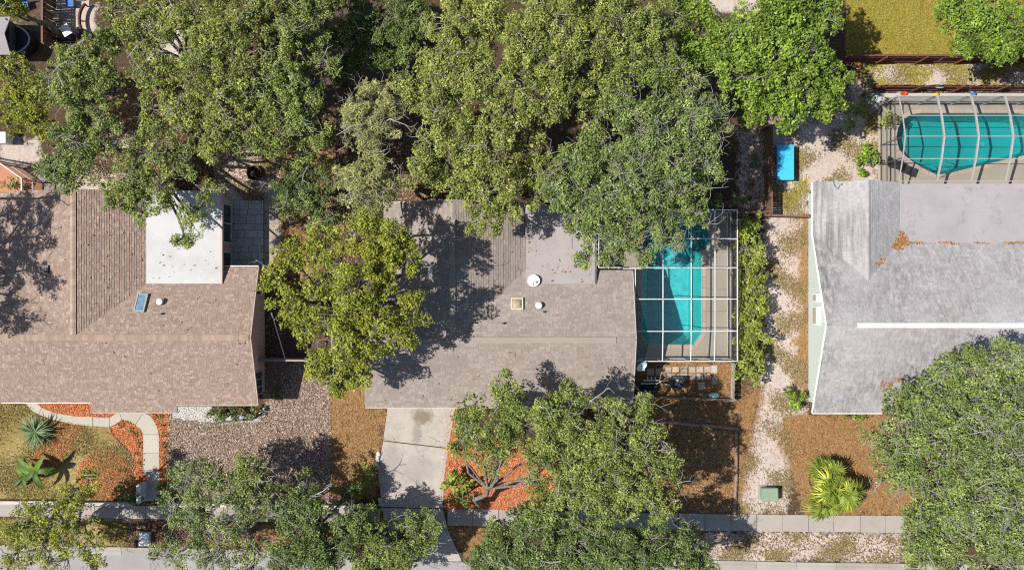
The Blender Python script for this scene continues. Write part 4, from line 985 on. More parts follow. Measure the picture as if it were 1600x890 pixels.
def hose(px, py, label):
    x, y, _ = W(px, py); b = B(); b.tube([(x + (.36 + .04 * math.sin(i * .9)) * math.cos(i * .5), y + (.36 + .04 * math.sin(i * .9)) * math.sin(i * .5), .03 + i * .003) for i in range(40)], .025, 6)
    tag(b.build('garden_hose', M['teal']), label, 'hose')
hose(1360, 152, 'coiled pale green hose on the white concrete strip')
# lounge furniture on the teal pool deck
def deck_chair(px, py, rz, label):
    x, y, _ = W(px, py); c = thing('lounge_chair', (x, y, .035), label, 'lounge chair', 'dark lounge chairs by the teal pool')
    T = Matrix.Translation((x, y, .035)) @ Matrix.Rotation(rz, 4, 'Z'); 
    B().box(-.3, .3, -.7, .35, .28, .34).xform(T).build('seat', M['black'], c); b = B().box(-.3, .3, 0, .7, -.03, .03); b.xform(T @ Matrix.Translation((0, .35, .31)) @ Matrix.Rotation(.8, 4, 'X')); b.build('backrest', M['black'], c)
    for sx in (-.26, .26):
        for sy in (-.6, .3): B().box(sx - .02, sx + .02, sy - .02, sy + .02, 0, .28).xform(T).build('leg', M['darkgrey'], c)
deck_chair(1396, 258, 1.3, 'dark lounge chair nearest the teal pool corner'); deck_chair(1413, 266, 1.2, 'dark lounge chair further right by the pool steps')
for px, py, lab in ((1469, 258, 'upper dark curved handrail at the teal pool steps'), (1472, 270, 'lower dark curved handrail at the teal pool steps')):
    b = B(); x, y, _ = W(px, py); b.tube([(x + .35 * math.cos(a) * .6, y + .35 * math.cos(a), .05 + .8 * math.sin(a)) for a in np.linspace(0, math.pi, 9)], .022, 6)
    tag(b.build('pool_handrail', M['darkgrey']), lab, 'handrail', 'pool handrails')
# neighbour's patio top left
for px, py, rz, m, lab in ((84, 27, .4, 'cream', 'cream patio chair by the top left patio fence'), (108, 4, 0, 'blue', 'blue patio chair at the top edge of the picture'), (36, 6, .3, 'blue', 'blue chair in deep shade at top left corner')):
    x, y, _ = W(px, py, .5); c = thing('patio_chair', (x, y, 0), lab, 'chair', 'patio chairs'); T = Matrix.Translation((x, y, 0)) @ Matrix.Rotation(rz, 4, 'Z')
    B().box(-.27, .27, -.27, .27, .4, .45).xform(T).build('seat', M[m], c); B().box(-.27, .27, .22, .28, .45, .95).xform(T).build('backrest', M[m], c)
    for sx in (-.23, .23):
        for sy in (-.23, .23): B().box(sx - .02, sx + .02, sy - .02, sy + .02, 0, .4).xform(T).build('leg', M['darkgrey'], c)
x, y, _ = W(102, 47, .8); c = thing('patio_table', (x, y, 0), 'small white square table turned askew on the neighbour patio', 'table'); T = Matrix.Translation((x, y, 0)) @ Matrix.Rotation(.55, 4, 'Z')
B().box(-.3, .3, -.38, .38, .7, .75).xform(T).build('table_top', M['white'], c)
for sx in (-.25, .25):
    for sy in (-.33, .33): B().box(sx - .025, sx + .025, sy - .025, sy + .025, 0, .7).xform(T).build('leg', M['greyalu'], c)
tag(B().prism(W2([(96, 17), (128, 17), (122, 25), (116, 28), (100, 24)]), -.02, .03).build('patio_slab', M['deck']), 'pale patio slab of the top left neighbour', kind='structure')
tag(B().prism(W2([(78, -20), (140, -20), (138, 46), (80, 48)]), -.02, .015).build('patio_slab', M['coping']), 'brown paved patio of the top left neighbour', kind='structure')
x, y, _ = W(140, 30, .5); b = B(); b.tube([(x + .75 * math.cos(a), y + 1.2 * math.sin(a), .45) for a in np.linspace(2.0, 4.3, 9)], .12, 6)
bn = thing('curved_bench', (x, y, 0), 'dark curved bench at the edge of the neighbour patio', 'bench'); b.build('seat', M['rust'], bn)
for a in (2.1, 3.14, 4.2): B().tube([(x + .75 * math.cos(a), y + 1.2 * math.sin(a), 0), (x + .75 * math.cos(a), y + 1.2 * math.sin(a), .4)], .05, 6).build('leg', M['rust'], bn)
x, y, _ = W(0, 215, .9); ab = thing('storage_box', (x, y, 0), 'white box cabinet at the left picture edge', 'cabinet'); B().box(x - .6, x + .35, y - .35, y + .35, 0, .85).build('body', M['white'], ab); B().box(x - .64, x + .39, y - .39, y + .39, .85, .92).build('lid', M['alu'], ab)
# stones along the driveway edge, standing on their own
for i, (px, py) in enumerate(((592, 708), (591, 713), (590, 718), (589, 723), (591, 729), (594, 780), (596, 786))):
    x, y, _ = W(px, py); bm = bmesh.new(); bmesh.ops.create_icosphere(bm, subdivisions=2, radius=.15)
    for v in bm.verts: v.co = Vector((v.co.x * 1.1, v.co.y * 1.25, v.co.z * .8)) * random.uniform(.85, 1.15)
    me = bpy.data.meshes.new('edging_stone'); bm.to_mesh(me); bm.free(); me.materials.append(M['stone']); o = link('edging_stone', me, loc=(x, y, .08))
    tag(o, '%s white edging stone from the top along the left driveway edge' % ['first', 'second', 'third', 'fourth', 'fifth', 'sixth', 'seventh'][i], 'stone', 'edging stones along the driveway')
# ring edging round the fan palm
x, y, _ = W(1285, 748); ring = [(x + .95 * math.cos(a), y + .95 * math.sin(a), .06) for a in np.linspace(1.6, 4.6, 20)]
tag(B().tube(ring, .05, 6).build('palm_edging', M['rust']), 'thin curved edging strip round the fan palm bed', 'edging')
# bed edging strip in the left front yard
tag(B().tube([W(a, c, .03) for a, c in ((172, 668), (175, 678), (186, 690), (200, 704), (208, 718), (209, 757))], .035, 6).build('bed_edging', M['darkgrey']), 'dark edging strip between turf and red mulch bed', 'edging')
tag(B().tube([W(a, c, .05) for a, c in ((330, 661), (375, 656), (395, 655), (408, 646), (415, 638))], .06, 6).build('gravel_edging', M['darkgrey']), 'dark edging curve round the white gravel at the house corner', 'edging')

# ================================================================== PLANTS AND TREES
def leaf_quads(pos, nrm, L, Wd, rng):
    n = len(pos); r = rng.normal(size=(n, 3)); u = r - nrm * np.sum(r * nrm, 1, keepdims=True); u /= np.linalg.norm(u, axis=1, keepdims=True) + 1e-9
    v = np.cross(nrm, u); s = rng.uniform(.5, 1.4, (n, 1)); l = L * s / 2; w = Wd * s / 2
    co = np.stack([pos - u * l - v * w * .55, pos - u * l * .1 - v * w - 0, pos + u * l, pos - u * l * .1 + v * w], 1)
    co[:, 0] = pos - u * l
    return co.reshape(-1, 3)
def crown_mesh(lobes, rng, rc=0.55, lpc=110, leaf=(.2, .12), flat=.62, low=-0.25, gap=0.0):
    """lobes: (x, y, z, R, density) in world units; returns leaf mesh arrays and clump centres"""
    cl, cr, lobe_of = [], [], []
    for i, (x, y, z, R, dens) in enumerate(lobes):
        N = max(4, int(2.45 * dens * (R / rc) ** 2)); dz = rng.uniform(low, 1, N); a = rng.uniform(0, 2 * np.pi, N); h = np.sqrt(np.maximum(0, 1 - dz * dz))
        f = rng.uniform(.5, 1.1, N)
        wob = 1 + .16 * np.sin(a * 3 + i) + .13 * np.sin(a * 7 + 2.3 * i) + .25 * (rng.random(N) < .08)
        p = np.stack([x + R * wob * f * h * np.cos(a), y + R * wob * f * h * np.sin(a), z + R * flat * (f * dz - .75)], 1)
        cl.append(p); cr.append(rc * rng.uniform(.45, 1.35, N) * min(1, .55 + R / 4)); lobe_of += [i] * N
    cl = np.concatenate(cl); cr = np.concatenate(cr); k = np.maximum(8, (lpc * (cr / rc) ** 2)).astype(int)
    idx = np.repeat(np.arange(len(cl)), k); n = len(idx)
    d = rng.normal(size=(n, 3)); d[:, 2] = np.abs(d[:, 2]) * 1.0 - .25; d /= np.linalg.norm(d, axis=1, keepdims=True)
    rr = rng.uniform(.35, 1.0, (n, 1)) ** .6
    # small side sprays make the outline uneven
    pos = cl[idx] + d * rr * cr[idx][:, None] * np.array([1, 1, .75]) + rng.normal(size=(n, 3)) * .04
    nr = d * .45 + np.array([-.15, 0, .62]) + rng.normal(size=(n, 3)) * .55; nr /= np.linalg.norm(nr, axis=1, keepdims=True)
    co = leaf_quads(pos, nr, leaf[0], leaf[1], rng)
    tone = np.clip(rng.normal(.5, .24, len(cl)), 0, 1)[idx]; tone = np.clip(tone + rng.normal(0, .1, n), 0, 1)
    tone = np.repeat(tone, 4)
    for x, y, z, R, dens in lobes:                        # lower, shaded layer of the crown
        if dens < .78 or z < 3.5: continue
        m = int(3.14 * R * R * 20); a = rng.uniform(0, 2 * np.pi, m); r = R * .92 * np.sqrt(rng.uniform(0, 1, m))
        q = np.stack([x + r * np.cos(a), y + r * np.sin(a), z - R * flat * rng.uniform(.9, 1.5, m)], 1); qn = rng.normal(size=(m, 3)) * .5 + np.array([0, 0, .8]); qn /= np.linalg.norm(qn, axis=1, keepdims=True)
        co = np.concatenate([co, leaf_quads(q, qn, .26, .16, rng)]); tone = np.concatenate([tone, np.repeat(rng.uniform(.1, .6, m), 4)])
    return co, tone, cl, np.array(lobe_of), cr
def tubes_mesh(segs, n=4):
    """segs: list of (points, radii); joined tubes"""
    b = B()
    for p, r in segs: b.tube(p, r, n, caps=False)
    return b
def bent(p, q, rng, k=4, amp=.12):
    p, q = np.array(p, float), np.array(q, float); L = np.linalg.norm(q - p); o = rng.normal(size=3) * amp * L
    return [tuple(p + (q - p) * t + o * math.sin(math.pi * t) + rng.normal(size=3) * .03 * L * (0 < t < 1)) for t in np.linspace(0, 1, k + 1)]
TREES = 0
def tree(name, label, lobes_px, leafm, base=None, rc=.38, lpc=122, leaf=(.125, .074), flat=.55, twig=.35, trunk_r=.22, group=None, cat='tree', low=-.25, twigm='twig', spray=1.0, barkm='bark', fork=.42):
    """lobes_px: (px, py, radius px, z[, density]); positions surveyed at height z"""
    global TREES; TREES += 1; rng = np.random.default_rng(100 + TREES)
    lobes = []
    for l in lobes_px:
        px, py, rp, z = l[:4]; d = l[4] if len(l) > 4 else 1.0; x, y, _ = W(px, py, z); lobes.append((x, y, z, rp * (CAM_H - z) / CAM_H / PPM, d))
    ex, par = [], []
    for i, (x, y, z, R, d) in enumerate(lobes):
        if cat != 'tree': ex.append((x, y, z, R, d)); par.append(i); continue
        ex.append((x, y, z, R * .8, d)); par.append(i)
        for _ in range(4):
            a = rng.uniform(0, 2 * np.pi); o_ = R * rng.uniform(.45, .8); ex.append((x + o_ * math.cos(a), y + o_ * math.sin(a), z + R * rng.uniform(-.45, .18), R * rng.uniform(.32, .52), d * rng.uniform(.75, 1.0))); par.append(i)
    co, tone, cl, lo, cr = crown_mesh(ex, rng, rc, lpc, leaf, flat, low); lo = np.array(par)[lo]
    wsum = sum(l[3] ** 2 for l in lobes); bx = sum(l[0] * l[3] ** 2 for l in lobes) / wsum; by = sum(l[1] * l[3] ** 2 for l in lobes) / wsum; zt = max(l[2] for l in lobes)
    if base is not None: bx, by = W(*base)[:2]
    root = thing(name, (bx, by, 0), label, cat, group)
    co = co - np.array([bx, by, 0]); q = np.arange(len(co)).reshape(-1, 4)
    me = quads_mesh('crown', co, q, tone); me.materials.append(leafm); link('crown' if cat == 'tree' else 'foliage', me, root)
    cxm = sum(l[0] for l in lobes) / len(lobes); cym = sum(l[1] for l in lobes) / len(lobes)
    fk = np.array([bx + (cxm - bx) * .35, by + (cym - by) * .35, zt * fork]); segs = []; small = []; pale = []
    if cat == 'tree':
        segs.append((bent((bx, by, -.1), fk, rng, 5, .06), list(np.linspace(trunk_r * 1.35, trunk_r * .8, 6))))
    else: fk = np.array([bx, by, .05])
    for i, (x, y, z, R, d) in enumerate(lobes):
        hub = (x + rng.normal() * .2, y + rng.normal() * .2, max(.1, z - R * flat * .95))
        r0 = trunk_r * .62 if cat == 'tree' else trunk_r * .35
        segs.append((bent(fk, hub, rng, 4, .1), list(np.linspace(r0, r0 * .42, 5))))
        if cat == 'tree' and rng.random() < twig * .42:     # a bleached limb lying over the leaves
            a = rng.uniform(0, 2 * np.pi); s0 = np.array([x + rng.normal() * R * .3, y + rng.normal() * R * .3, z + R * flat * .12]); L = rng.uniform(.9, 2.0)
            e = s0 + np.array([math.cos(a) * L, math.sin(a) * L, rng.uniform(-.25, .15)]); pp = bent(s0, e, rng, 4, .18); pale.append((pp, [.042, .037, .031, .024, .015]))
            for kq in (1, 2, 3):
                m_ = np.array(pp[kq]); a2 = a + rng.choice([-1, 1]) * rng.uniform(.5, 1.0); pale.append((bent(m_, m_ + np.array([math.cos(a2) * L * .45, math.sin(a2) * L * .45, .08]), rng, 3, .15), [.022, .018, .013, .008]))
        ids = np.where(lo == i)[0]
        for j in ids:
            if rng.random() > .75: continue
            small.append((bent(hub, cl[j] + np.array([0, 0, .1]), rng, 3, .12), list(np.linspace(r0 * .26, .012, 4))))
            if rng.random() < twig * .3:                       # bare pale twigs poking through the leaves
                for _ in range(rng.integers(1, 4)):
                    a = rng.uniform(0, 2 * np.pi); L = rng.uniform(.4, 1.1) * spray; s0 = cl[j] + np.array([0, 0, cr[j] * rng.uniform(.35, .8)])
                    e = s0 + np.array([math.cos(a) * L, math.sin(a) * L, rng.uniform(-.05, .3)]); pp = bent(s0, e, rng, 3, .15)
                    pale.append((pp, [.021, .018, .013, .008]))
                    m_ = np.array(pp[2]); pale.append((bent(m_, m_ + np.array([math.cos(a + .8) * L * .5, math.sin(a + .8) * L * .5, .08]), rng, 2, .1), [.016, .012, .008]))
    t_ = tubes_mesh(segs, 7).build('trunk' if cat == 'tree' else 'stem', M[barkm], root, smooth=True)
    if small: tubes_mesh(small, 3).build('branches' if cat == 'tree' else 'twigs', M[barkm], t_ if cat == 'tree' else root)['kind'] = 'stuff'
    if pale: tubes_mesh(pale, 3).build('bare_twigs', M[twigm], t_ if cat == 'tree' else root)['kind'] = 'stuff'
    return root

G1 = 'oaks behind the left house'
tree('live_oak', 'bright green oak crown by the top left neighbour patio', [(100, 95, 36, 9), (145, 85, 38, 9), (120, 135, 42, 8.5), (78, 128, 30, 8), (170, 130, 36, 8.5), (165, 60, 30, 8.5)], M['oak'], (120, 120), group=G1)
tree('yellow_green_tree', 'yellow green tree at the far left picture edge', [(12, 110, 30, 6.5), (42, 120, 26, 6), (40, 155, 36, 6.5), (10, 160, 30, 6), (55, 190, 28, 5.5), (20, 195, 22, 5, .6)], M['yellow_oak'], (40, 150), twig=.12)
tree('yellow_green_tree', 'small yellow green tree in the top left corner', [(14, 14, 24, 6), (5, 0, 26, 6.5)], M['yellow_oak'], twig=.1)
tree('live_oak', 'green oak left of the sand, above the left house wing', [(100, 215, 38, 7.5), (85, 262, 32, 7), (135, 255, 40, 7.5, .65), (160, 205, 36, 7.5, .65), (120, 185, 28, 7), (110, 280, 22, 6.5)], M['oak_grey'], (120, 225), group=G1)
tree('live_oak', 'oak leaning its branches over the white flat roof', [(215, 235, 40, 8.5, .6), (255, 215, 36, 8.5, .6), (290, 245, 34, 8.5, .65), (205, 285, 40, 8), (250, 275, 40, 8, .7), (180, 300, 28, 7.5), (215, 325, 26, 7), (270, 320, 30, 7, .7), (300, 345, 30, 6.5, .45), (320, 300, 26, 7, .4), (285, 370, 16, 6.2, .4)], M['oak'], (230, 235), group=G1, twig=.25)
tree('live_oak', 'widest oak in the top left, many pale twigs over sand gaps', [(215, 45, 50, 10), (275, 30, 46, 10), (340, 50, 52, 10.5), (240, 105, 44, 9.5), (310, 110, 52, 10), (370, 100, 46, 10), (290, 165, 42, 9), (350, 165, 44, 9.5), (240, 165, 36, 8.5, .8), (330, 215, 40, 9), (390, 30, 40, 10), (250, -15, 44, 9.5), (330, -15, 46, 10), (180, -5, 34, 9)], M['oak_olive'], (300, 100), twig=.6, group=G1)
tree('live_oak', 'dark oak right of the sandy fire pit yard, top left centre', [(430, 60, 46, 9.5), (470, 30, 42, 9), (440, 115, 44, 9.5), (490, 90, 36, 8.5), (410, 155, 40, 9), (460, 165, 42, 9), (430, 205, 40, 8.5), (485, 205, 34, 8), (390, 210, 34, 8.5), (470, 240, 26, 7, .7), (430, -10, 44, 9), (500, -15, 40, 8.5)], M['oak'], (440, 130), twig=.5, group=G1)
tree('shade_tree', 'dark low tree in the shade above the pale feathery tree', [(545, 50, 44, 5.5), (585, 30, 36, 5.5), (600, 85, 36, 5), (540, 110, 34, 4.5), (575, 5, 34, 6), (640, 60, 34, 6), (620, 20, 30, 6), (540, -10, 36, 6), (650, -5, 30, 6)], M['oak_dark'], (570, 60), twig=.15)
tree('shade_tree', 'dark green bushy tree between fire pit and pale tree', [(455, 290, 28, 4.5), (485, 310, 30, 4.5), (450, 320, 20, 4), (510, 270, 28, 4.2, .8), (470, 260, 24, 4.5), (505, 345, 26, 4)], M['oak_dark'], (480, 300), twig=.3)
def shade_lobe(px, py, zc, r, d):
    x, y, z3 = W(px, py, 3.4); k = (zc - 3.4) / math.tan(SUN_EL); x -= k; y -= k * math.tan(SUN_TOWARDS); f = PPM * CAM_H / (CAM_H - zc)
    return (800 + x * f, 445 - y * f, r, zc, d)
tree('live_oak', 'oak left of the picture shading the left house wing', [shade_lobe(x_, y_, 9.5, r_, d_) for x_, y_, r_, d_ in ((15, 325, 36, .8), (55, 325, 36, .7), (30, 370, 40, .8), (72, 375, 34, .75), (5, 405, 38, .8), (50, 420, 30, .5), (92, 440, 28, .6), (20, 460, 34, .6), (15, 495, 30, .5), (50, 500, 30, .6), (95, 305, 22, .6), (-30, 360, 44, .8), (-30, 430, 44, .8), (80, 340, 26, .6))], M['oak'], (-140, 400), twig=.3, group=G1)
G2 = 'pale feathery trees'
tree('feathery_tree', 'pale olive feathery tree, upper of two, between dark shadows', [(580, 150, 36, 9.5), (560, 185, 34, 9), (598, 190, 34, 9), (578, 218, 30, 8.5), (545, 170, 20, 8), (615, 165, 18, 8.5)], M['pale'], (580, 185), rc=.42, leaf=(.24, .045), lpc=120, flat=.9, twig=.9, group=G2)
tree('feathery_tree', 'pale olive feathery tree, lower of two, above the middle house', [(575, 270, 36, 8.5), (605, 290, 26, 8), (560, 300, 34, 8), (590, 315, 26, 7.5), (545, 280, 22, 7.5), (555, 330, 18, 7)], M['pale'], (580, 285), rc=.42, leaf=(.24, .045), lpc=120, flat=.9, twig=.9, group=G2)
G3 = 'large oaks behind the middle house'
tree('live_oak', 'olive oak reaching left over dark shade with pale bent limb', [(640, 125, 34, 10), (690, 100, 48, 11), (675, 150, 40, 10), (720, 55, 46, 11), (700, 170, 38, 10), (740, 110, 50, 11.5), (680, 35, 30, 9.5, .8), (770, 25, 44, 11), (720, -15, 46, 10.5)], M['oak_olive'], (720, 110), twig=.5, group=G3)
tree('live_oak', 'tall olive oak at top centre of the picture', [(820, 50, 50, 12), (870, 90, 50, 12), (815, 120, 48, 11.5), (880, 30, 46, 11.5), (790, 165, 42, 11), (850, 160, 42, 11.5), (920, 70, 40, 11.5), (900, 140, 36, 11), (850, -15, 48, 11), (930, -5, 46, 11)], M['oak_olive'], (850, 90), twig=.5, group=G3)
tree('live_oak', 'light olive oak overhanging the middle roof left of the flat section', [(670, 230, 40, 9.5), (715, 220, 44, 10), (660, 265, 28, 9), (760, 235, 46, 10), (735, 275, 38, 9), (790, 280, 40, 9), (755, 315, 32, 8.5), (790, 330, 30, 8), (740, 350, 16, 7, .6), (770, 350, 22, 7.5, .7), (690, 265, 32, 8.5), (820, 225, 38, 9), (850, 262, 34, 8.5), (840, 300, 26, 8)], M['oak_olive'], (720, 250), twig=.5, group=G3)
tree('live_oak', 'dense oak at top centre right, left of the bright green tree', [(960, 50, 46, 11), (1010, 40, 40, 10.5), (990, 100, 48, 11), (950, 130, 40, 10.5), (1035, 90, 38, 10.5), (1050, 20, 32, 9), (940, 185, 34, 10, .8), (1060, 130, 36, 10), (990, -15, 46, 10)], M['oak'], (990, 80), twig=.7, group=G3)
tree('live_oak', 'broad grey green oak with bleached twigs hanging over the blue pool cage', [(1000, 190, 56, 11), (1060, 180, 46, 10.5), (1095, 215, 42, 10), (1045, 240, 52, 10.5), (980, 250, 52, 10.5), (920, 250, 46, 10), (1110, 265, 32, 9.5), (900, 300, 40, 9.5), (950, 310, 46, 9.5), (1010, 300, 46, 10), (1070, 295, 40, 9.5), (930, 360, 40, 8.5), (980, 360, 40, 8.5, .9), (1030, 345, 36, 8.5, .8), (900, 345, 28, 8.5), (960, 405, 26, 7.5, .7), (1050, 370, 22, 8, .6), (1090, 330, 26, 8.5, .8), (1110, 175, 36, 10), (870, 300, 32, 9.5), (1010, 395, 22, 7.5, .4), (915, 405, 16, 7, .5)], M['oak_grey'], (990, 270), twig=1.0, trunk_r=.3, group=G3, spray=1.35)
tree('broadleaf_tree', 'bright green broad leaved tree at top right of centre', [(1095, 50, 38, 8.5), (1110, 95, 36, 8.5), (1160, 55, 44, 9.5), (1215, 35, 46, 9.5), (1165, 110, 46, 9.5), (1220, 90, 46, 9.5), (1265, 70, 44, 9), (1250, 20, 40, 9), (1205, 145, 42, 9), (1260, 130, 44, 9), (1300, 120, 32, 8), (1290, 160, 30, 7.5), (1235, 175, 30, 8), (1180, 175, 28, 8), (1290, 30, 28, 8, .7), (1220, -20, 46, 8.5), (1090, 5, 32, 8.5), (1290, -15, 36, 8)], M['bright'], (1200, 90), rc=.44, lpc=95, leaf=(.18, .1), twig=.1)
tree('broadleaf_tree', 'bright green round tree in the top right corner', [(1495, 22, 36, 7.5), (1545, 15, 44, 8), (1595, 30, 40, 8), (1530, 58, 36, 7.5), (1575, 68, 32, 7.5), (1545, 80, 20, 6.5), (1500, -10, 40, 7.5), (1620, 70, 30, 7)], M['bright'], (1550, 25), rc=.42, lpc=95, leaf=(.17, .09), twig=.05)
tree('yellow_oak', 'yellow green oak left of the middle house casting its shadow on the roof', [(600, 375, 44, 9.5), (555, 365, 36, 9.5), (630, 395, 30, 9), (500, 375, 34, 8.5, .8), (455, 400, 36, 8.5), (435, 440, 30, 8), (450, 480, 34, 8.5), (500, 430, 42, 9.5), (555, 445, 46, 10), (485, 500, 36, 8.5), (530, 500, 44, 9.5), (590, 490, 46, 9.5), (635, 485, 32, 9), (615, 525, 34, 8.5), (550, 540, 40, 9), (515, 575, 36, 8), (560, 585, 30, 7.5), (525, 605, 20, 7), (495, 560, 22, 7.5, .7), (590, 420, 30, 9)], M['yellow_oak'], (522, 472), rc=.4, lpc=105, leaf=(.15, .085), twig=.18, trunk_r=.28, flat=.55)
tree('live_oak', 'green oak over the red mulch bed right of the driveway', [(740, 635, 26, 8), (785, 605, 26, 7.5), (795, 640, 34, 8), (735, 675, 34, 8, .9), (780, 685, 42, 8.5, .9), (720, 705, 22, 7, .5), (830, 670, 40, 8.5), (885, 630, 38, 8.5), (865, 660, 36, 9), (830, 720, 36, 8, .55), (770, 720, 28, 7.5, .45), (880, 710, 44, 9, .9), (850, 760, 34, 7.5, .5)], M['oak'], (745, 783), twig=.4, trunk_r=.15, fork=.55)
tree('live_oak', 'large oak with white bent limbs left of the timber edged straw bed', [(930, 690, 44, 9.5), (980, 660, 38, 9), (1000, 635, 22, 8), (1020, 690, 40, 9, .75), (985, 710, 46, 9.5), (1040, 735, 36, 8.5, .65), (940, 745, 48, 9.5), (1000, 760, 46, 9), (890, 770, 44, 8.5), (950, 800, 44, 8.5), (1030, 785, 36, 8, .65), (860, 800, 36, 8), (945, 640, 24, 8, .5)], M['oak'], (960, 745), twig=.6, trunk_r=.28, spray=1.2)
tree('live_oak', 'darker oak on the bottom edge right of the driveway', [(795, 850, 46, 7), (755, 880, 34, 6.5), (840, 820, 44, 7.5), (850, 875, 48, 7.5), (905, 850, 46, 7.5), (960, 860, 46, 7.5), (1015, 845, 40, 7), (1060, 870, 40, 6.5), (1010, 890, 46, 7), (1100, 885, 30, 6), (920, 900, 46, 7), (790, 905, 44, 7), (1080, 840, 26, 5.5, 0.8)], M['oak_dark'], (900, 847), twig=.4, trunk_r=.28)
tree('live_oak', 'huge dense oak filling the bottom right corner', [(1395, 690, 40, 8), (1420, 640, 42, 8.5), (1470, 605, 44, 9), (1525, 580, 46, 9.5), (1585, 575, 46, 9.5), (1400, 735, 34, 7.5), (1450, 670, 52, 9.5), (1510, 645, 52, 10), (1570, 640, 52, 10), (1440, 730, 46, 9), (1500, 715, 54, 10), (1560, 710, 54, 10), (1610, 690, 46, 10), (1470, 780, 48, 9), (1530, 780, 52, 9.5), (1590, 770, 50, 9.5), (1450, 830, 38, 8), (1500, 845, 46, 8.5), (1560, 840, 48, 9), (1615, 840, 44, 9), (1440, 870, 30, 7, .8), (1500, 895, 40, 8), (1570, 900, 44, 8), (1435, 800, 24, 7, .6)], M['oak_grey'], (1520, 720), twig=1.0, trunk_r=.36, spray=1.3)
G4 = 'street trees along the left sidewalk'
tree('street_oak', 'sparse yellowish oak at the bottom left corner', [(115, 770, 30, 6, 0.8), (80, 800, 40, 6, 0.8), (30, 815, 36, 6, 0.8), (60, 845, 40, 6, 0.75), (115, 820, 36, 5.5, 0.55), (20, 865, 40, 5.5, 0.8), (90, 875, 36, 5.5, 0.6), (140, 845, 28, 5, 0.4), (145, 875, 20, 4.5, 0.6), (135, 750, 18, 5, 0.7)], M['yellow_oak'], (70, 828), twig=.4, lpc=85, trunk_r=.2, group=G4)
tree('street_oak', 'thin grey green tree right of the slatted gate', [(285, 755, 36, 5.8, 0.8), (325, 745, 32, 5.8, 0.8), (270, 790, 30, 5.3, 0.6), (310, 800, 42, 5.8, 0.6), (350, 785, 36, 5.8, 0.6), (290, 850, 44, 5.8, 0.5), (350, 845, 40, 5.8, 0.5), (260, 870, 32, 5.3, 0.5), (320, 885, 40, 5.8, 0.5)], M['oak_grey'], (330, 830), twig=.9, lpc=90, group=G4, spray=1.3)
tree('street_oak', 'green street tree casting a forked shadow on the bark chips', [(385, 735, 30, 5.5), (370, 765, 36, 5.5), (410, 755, 26, 5, 0.8), (395, 800, 34, 5.5, 0.5), (400, 860, 34, 5, 0.6), (390, 885, 30, 5, 0.6)], M['oak'], (385, 830), twig=.8, lpc=95, group=G4, spray=1.2)
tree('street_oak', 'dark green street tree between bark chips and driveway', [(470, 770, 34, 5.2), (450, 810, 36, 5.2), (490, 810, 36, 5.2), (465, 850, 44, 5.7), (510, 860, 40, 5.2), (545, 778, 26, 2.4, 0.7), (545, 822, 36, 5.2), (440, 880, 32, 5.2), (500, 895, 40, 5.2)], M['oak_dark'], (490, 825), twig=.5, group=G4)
tree('street_oak', 'green street tree overhanging the foot of the driveway', [(572, 818, 28, 4.3, 0.9), (600, 842, 36, 4.0), (640, 834, 32, 4.0), (668, 820, 18, 4.3, 0.8), (570, 860, 40, 4.8, 0.9), (625, 870, 42, 4.8), (590, 895, 40, 4.8), (660, 850, 24, 4.3)], M['oak'], (568, 842), twig=.6, group=G4)

# ------------------------------------------------------------------ shrubs and hedge
def shrub(name, label, lobes, m, group=None, **k):
    d = dict(rc=.32, lpc=70, leaf=(.16, .09), twig=.12, trunk_r=.08, cat='shrub', flat=.8, low=-.5); d.update(k); return tree(name, label, lobes, m, group=group, **d)
hd = [(1175 + (-8 if k_ % 2 else 8) + random.uniform(-2, 2), y, 16 + random.uniform(-2, 2), 2.0 + random.uniform(-.25, .25)) for k_, y in enumerate(range(346, 592, 8))]
shrub('hedge', 'long clipped yellow green hedge beside the blue pool cage', hd, M['hedge'], cat='hedge', rc=.36, lpc=80, leaf=(.17, .1), twig=.35, low=-.9)
shrub('foundation_hedge', 'low green hedge under the left house eave', [(332, 642, 12, .9), (348, 645, 13, .9), (365, 644, 13, .9), (382, 642, 13, .9), (397, 640, 9, .8)], M['oak_dark'], cat='hedge')
GS = 'loose shrubs around the yards'
shrub('shrub', 'round green shrub by the bottom corner of the aqua house', [(1234, 618, 13, 1.0), (1246, 624, 13, .9), (1240, 630, 10, .8)], M['bright'], GS, leaf=(.24, .1))
shrub('shrub', 'bright shrub touching the left side of the arched cage', [(1354, 236, 13, 1.3), (1362, 248, 12, 1.2), (1350, 252, 10, 1.0), (1345, 268, 7, .6)], M['bright'], GS, leaf=(.24, .1))
shrub('shrub', 'dark shrub under the corner of the bright broadleaf tree', [(1335, 180, 16, 1.8), (1345, 165, 12, 1.6), (1325, 195, 12, 1.4)], M['oak'], GS)
shrub('shrub', 'yellow green shrub beside the driveway in red mulch', [(710, 748, 14, 1.2), (722, 756, 12, 1.2), (703, 758, 9, 1.0)], M['hedge'], GS, leaf=(.26, .16), lpc=45)
shrub('shrub', 'low leafy shrub at the sidewalk corner of the red mulch bed', [(708, 780, 12, .8), (726, 782, 11, .8), (740, 775, 8, .7)], M['hedge'], GS, leaf=(.22, .14), lpc=45)
shrub('shrub', 'dark shrub left of the slatted gate', [(197, 768, 16, 1.2), (207, 776, 13, 1.2), (190, 778, 10, .9)], M['shrub'], GS)
shrub('shrub', 'dark shrub right of the front path end', [(250, 768, 13, 1.2), (258, 776, 14, 1.2), (244, 780, 9, 1.0)], M['shrub'], GS)
shrub('shrub', 'pale leafy clump beside the driveway edging stones', [(570, 738, 14, 1.2, .8), (580, 748, 12, 1.0, .8), (560, 752, 12, 1.0, .7)], M['hedge'], GS, leaf=(.34, .06))
shrub('shrub', 'small dark shrub in the shaded strip by the left gable', [(440, 605, 11, .6, .5), (432, 612, 9, .5, .4)], M['shrub'], GS)
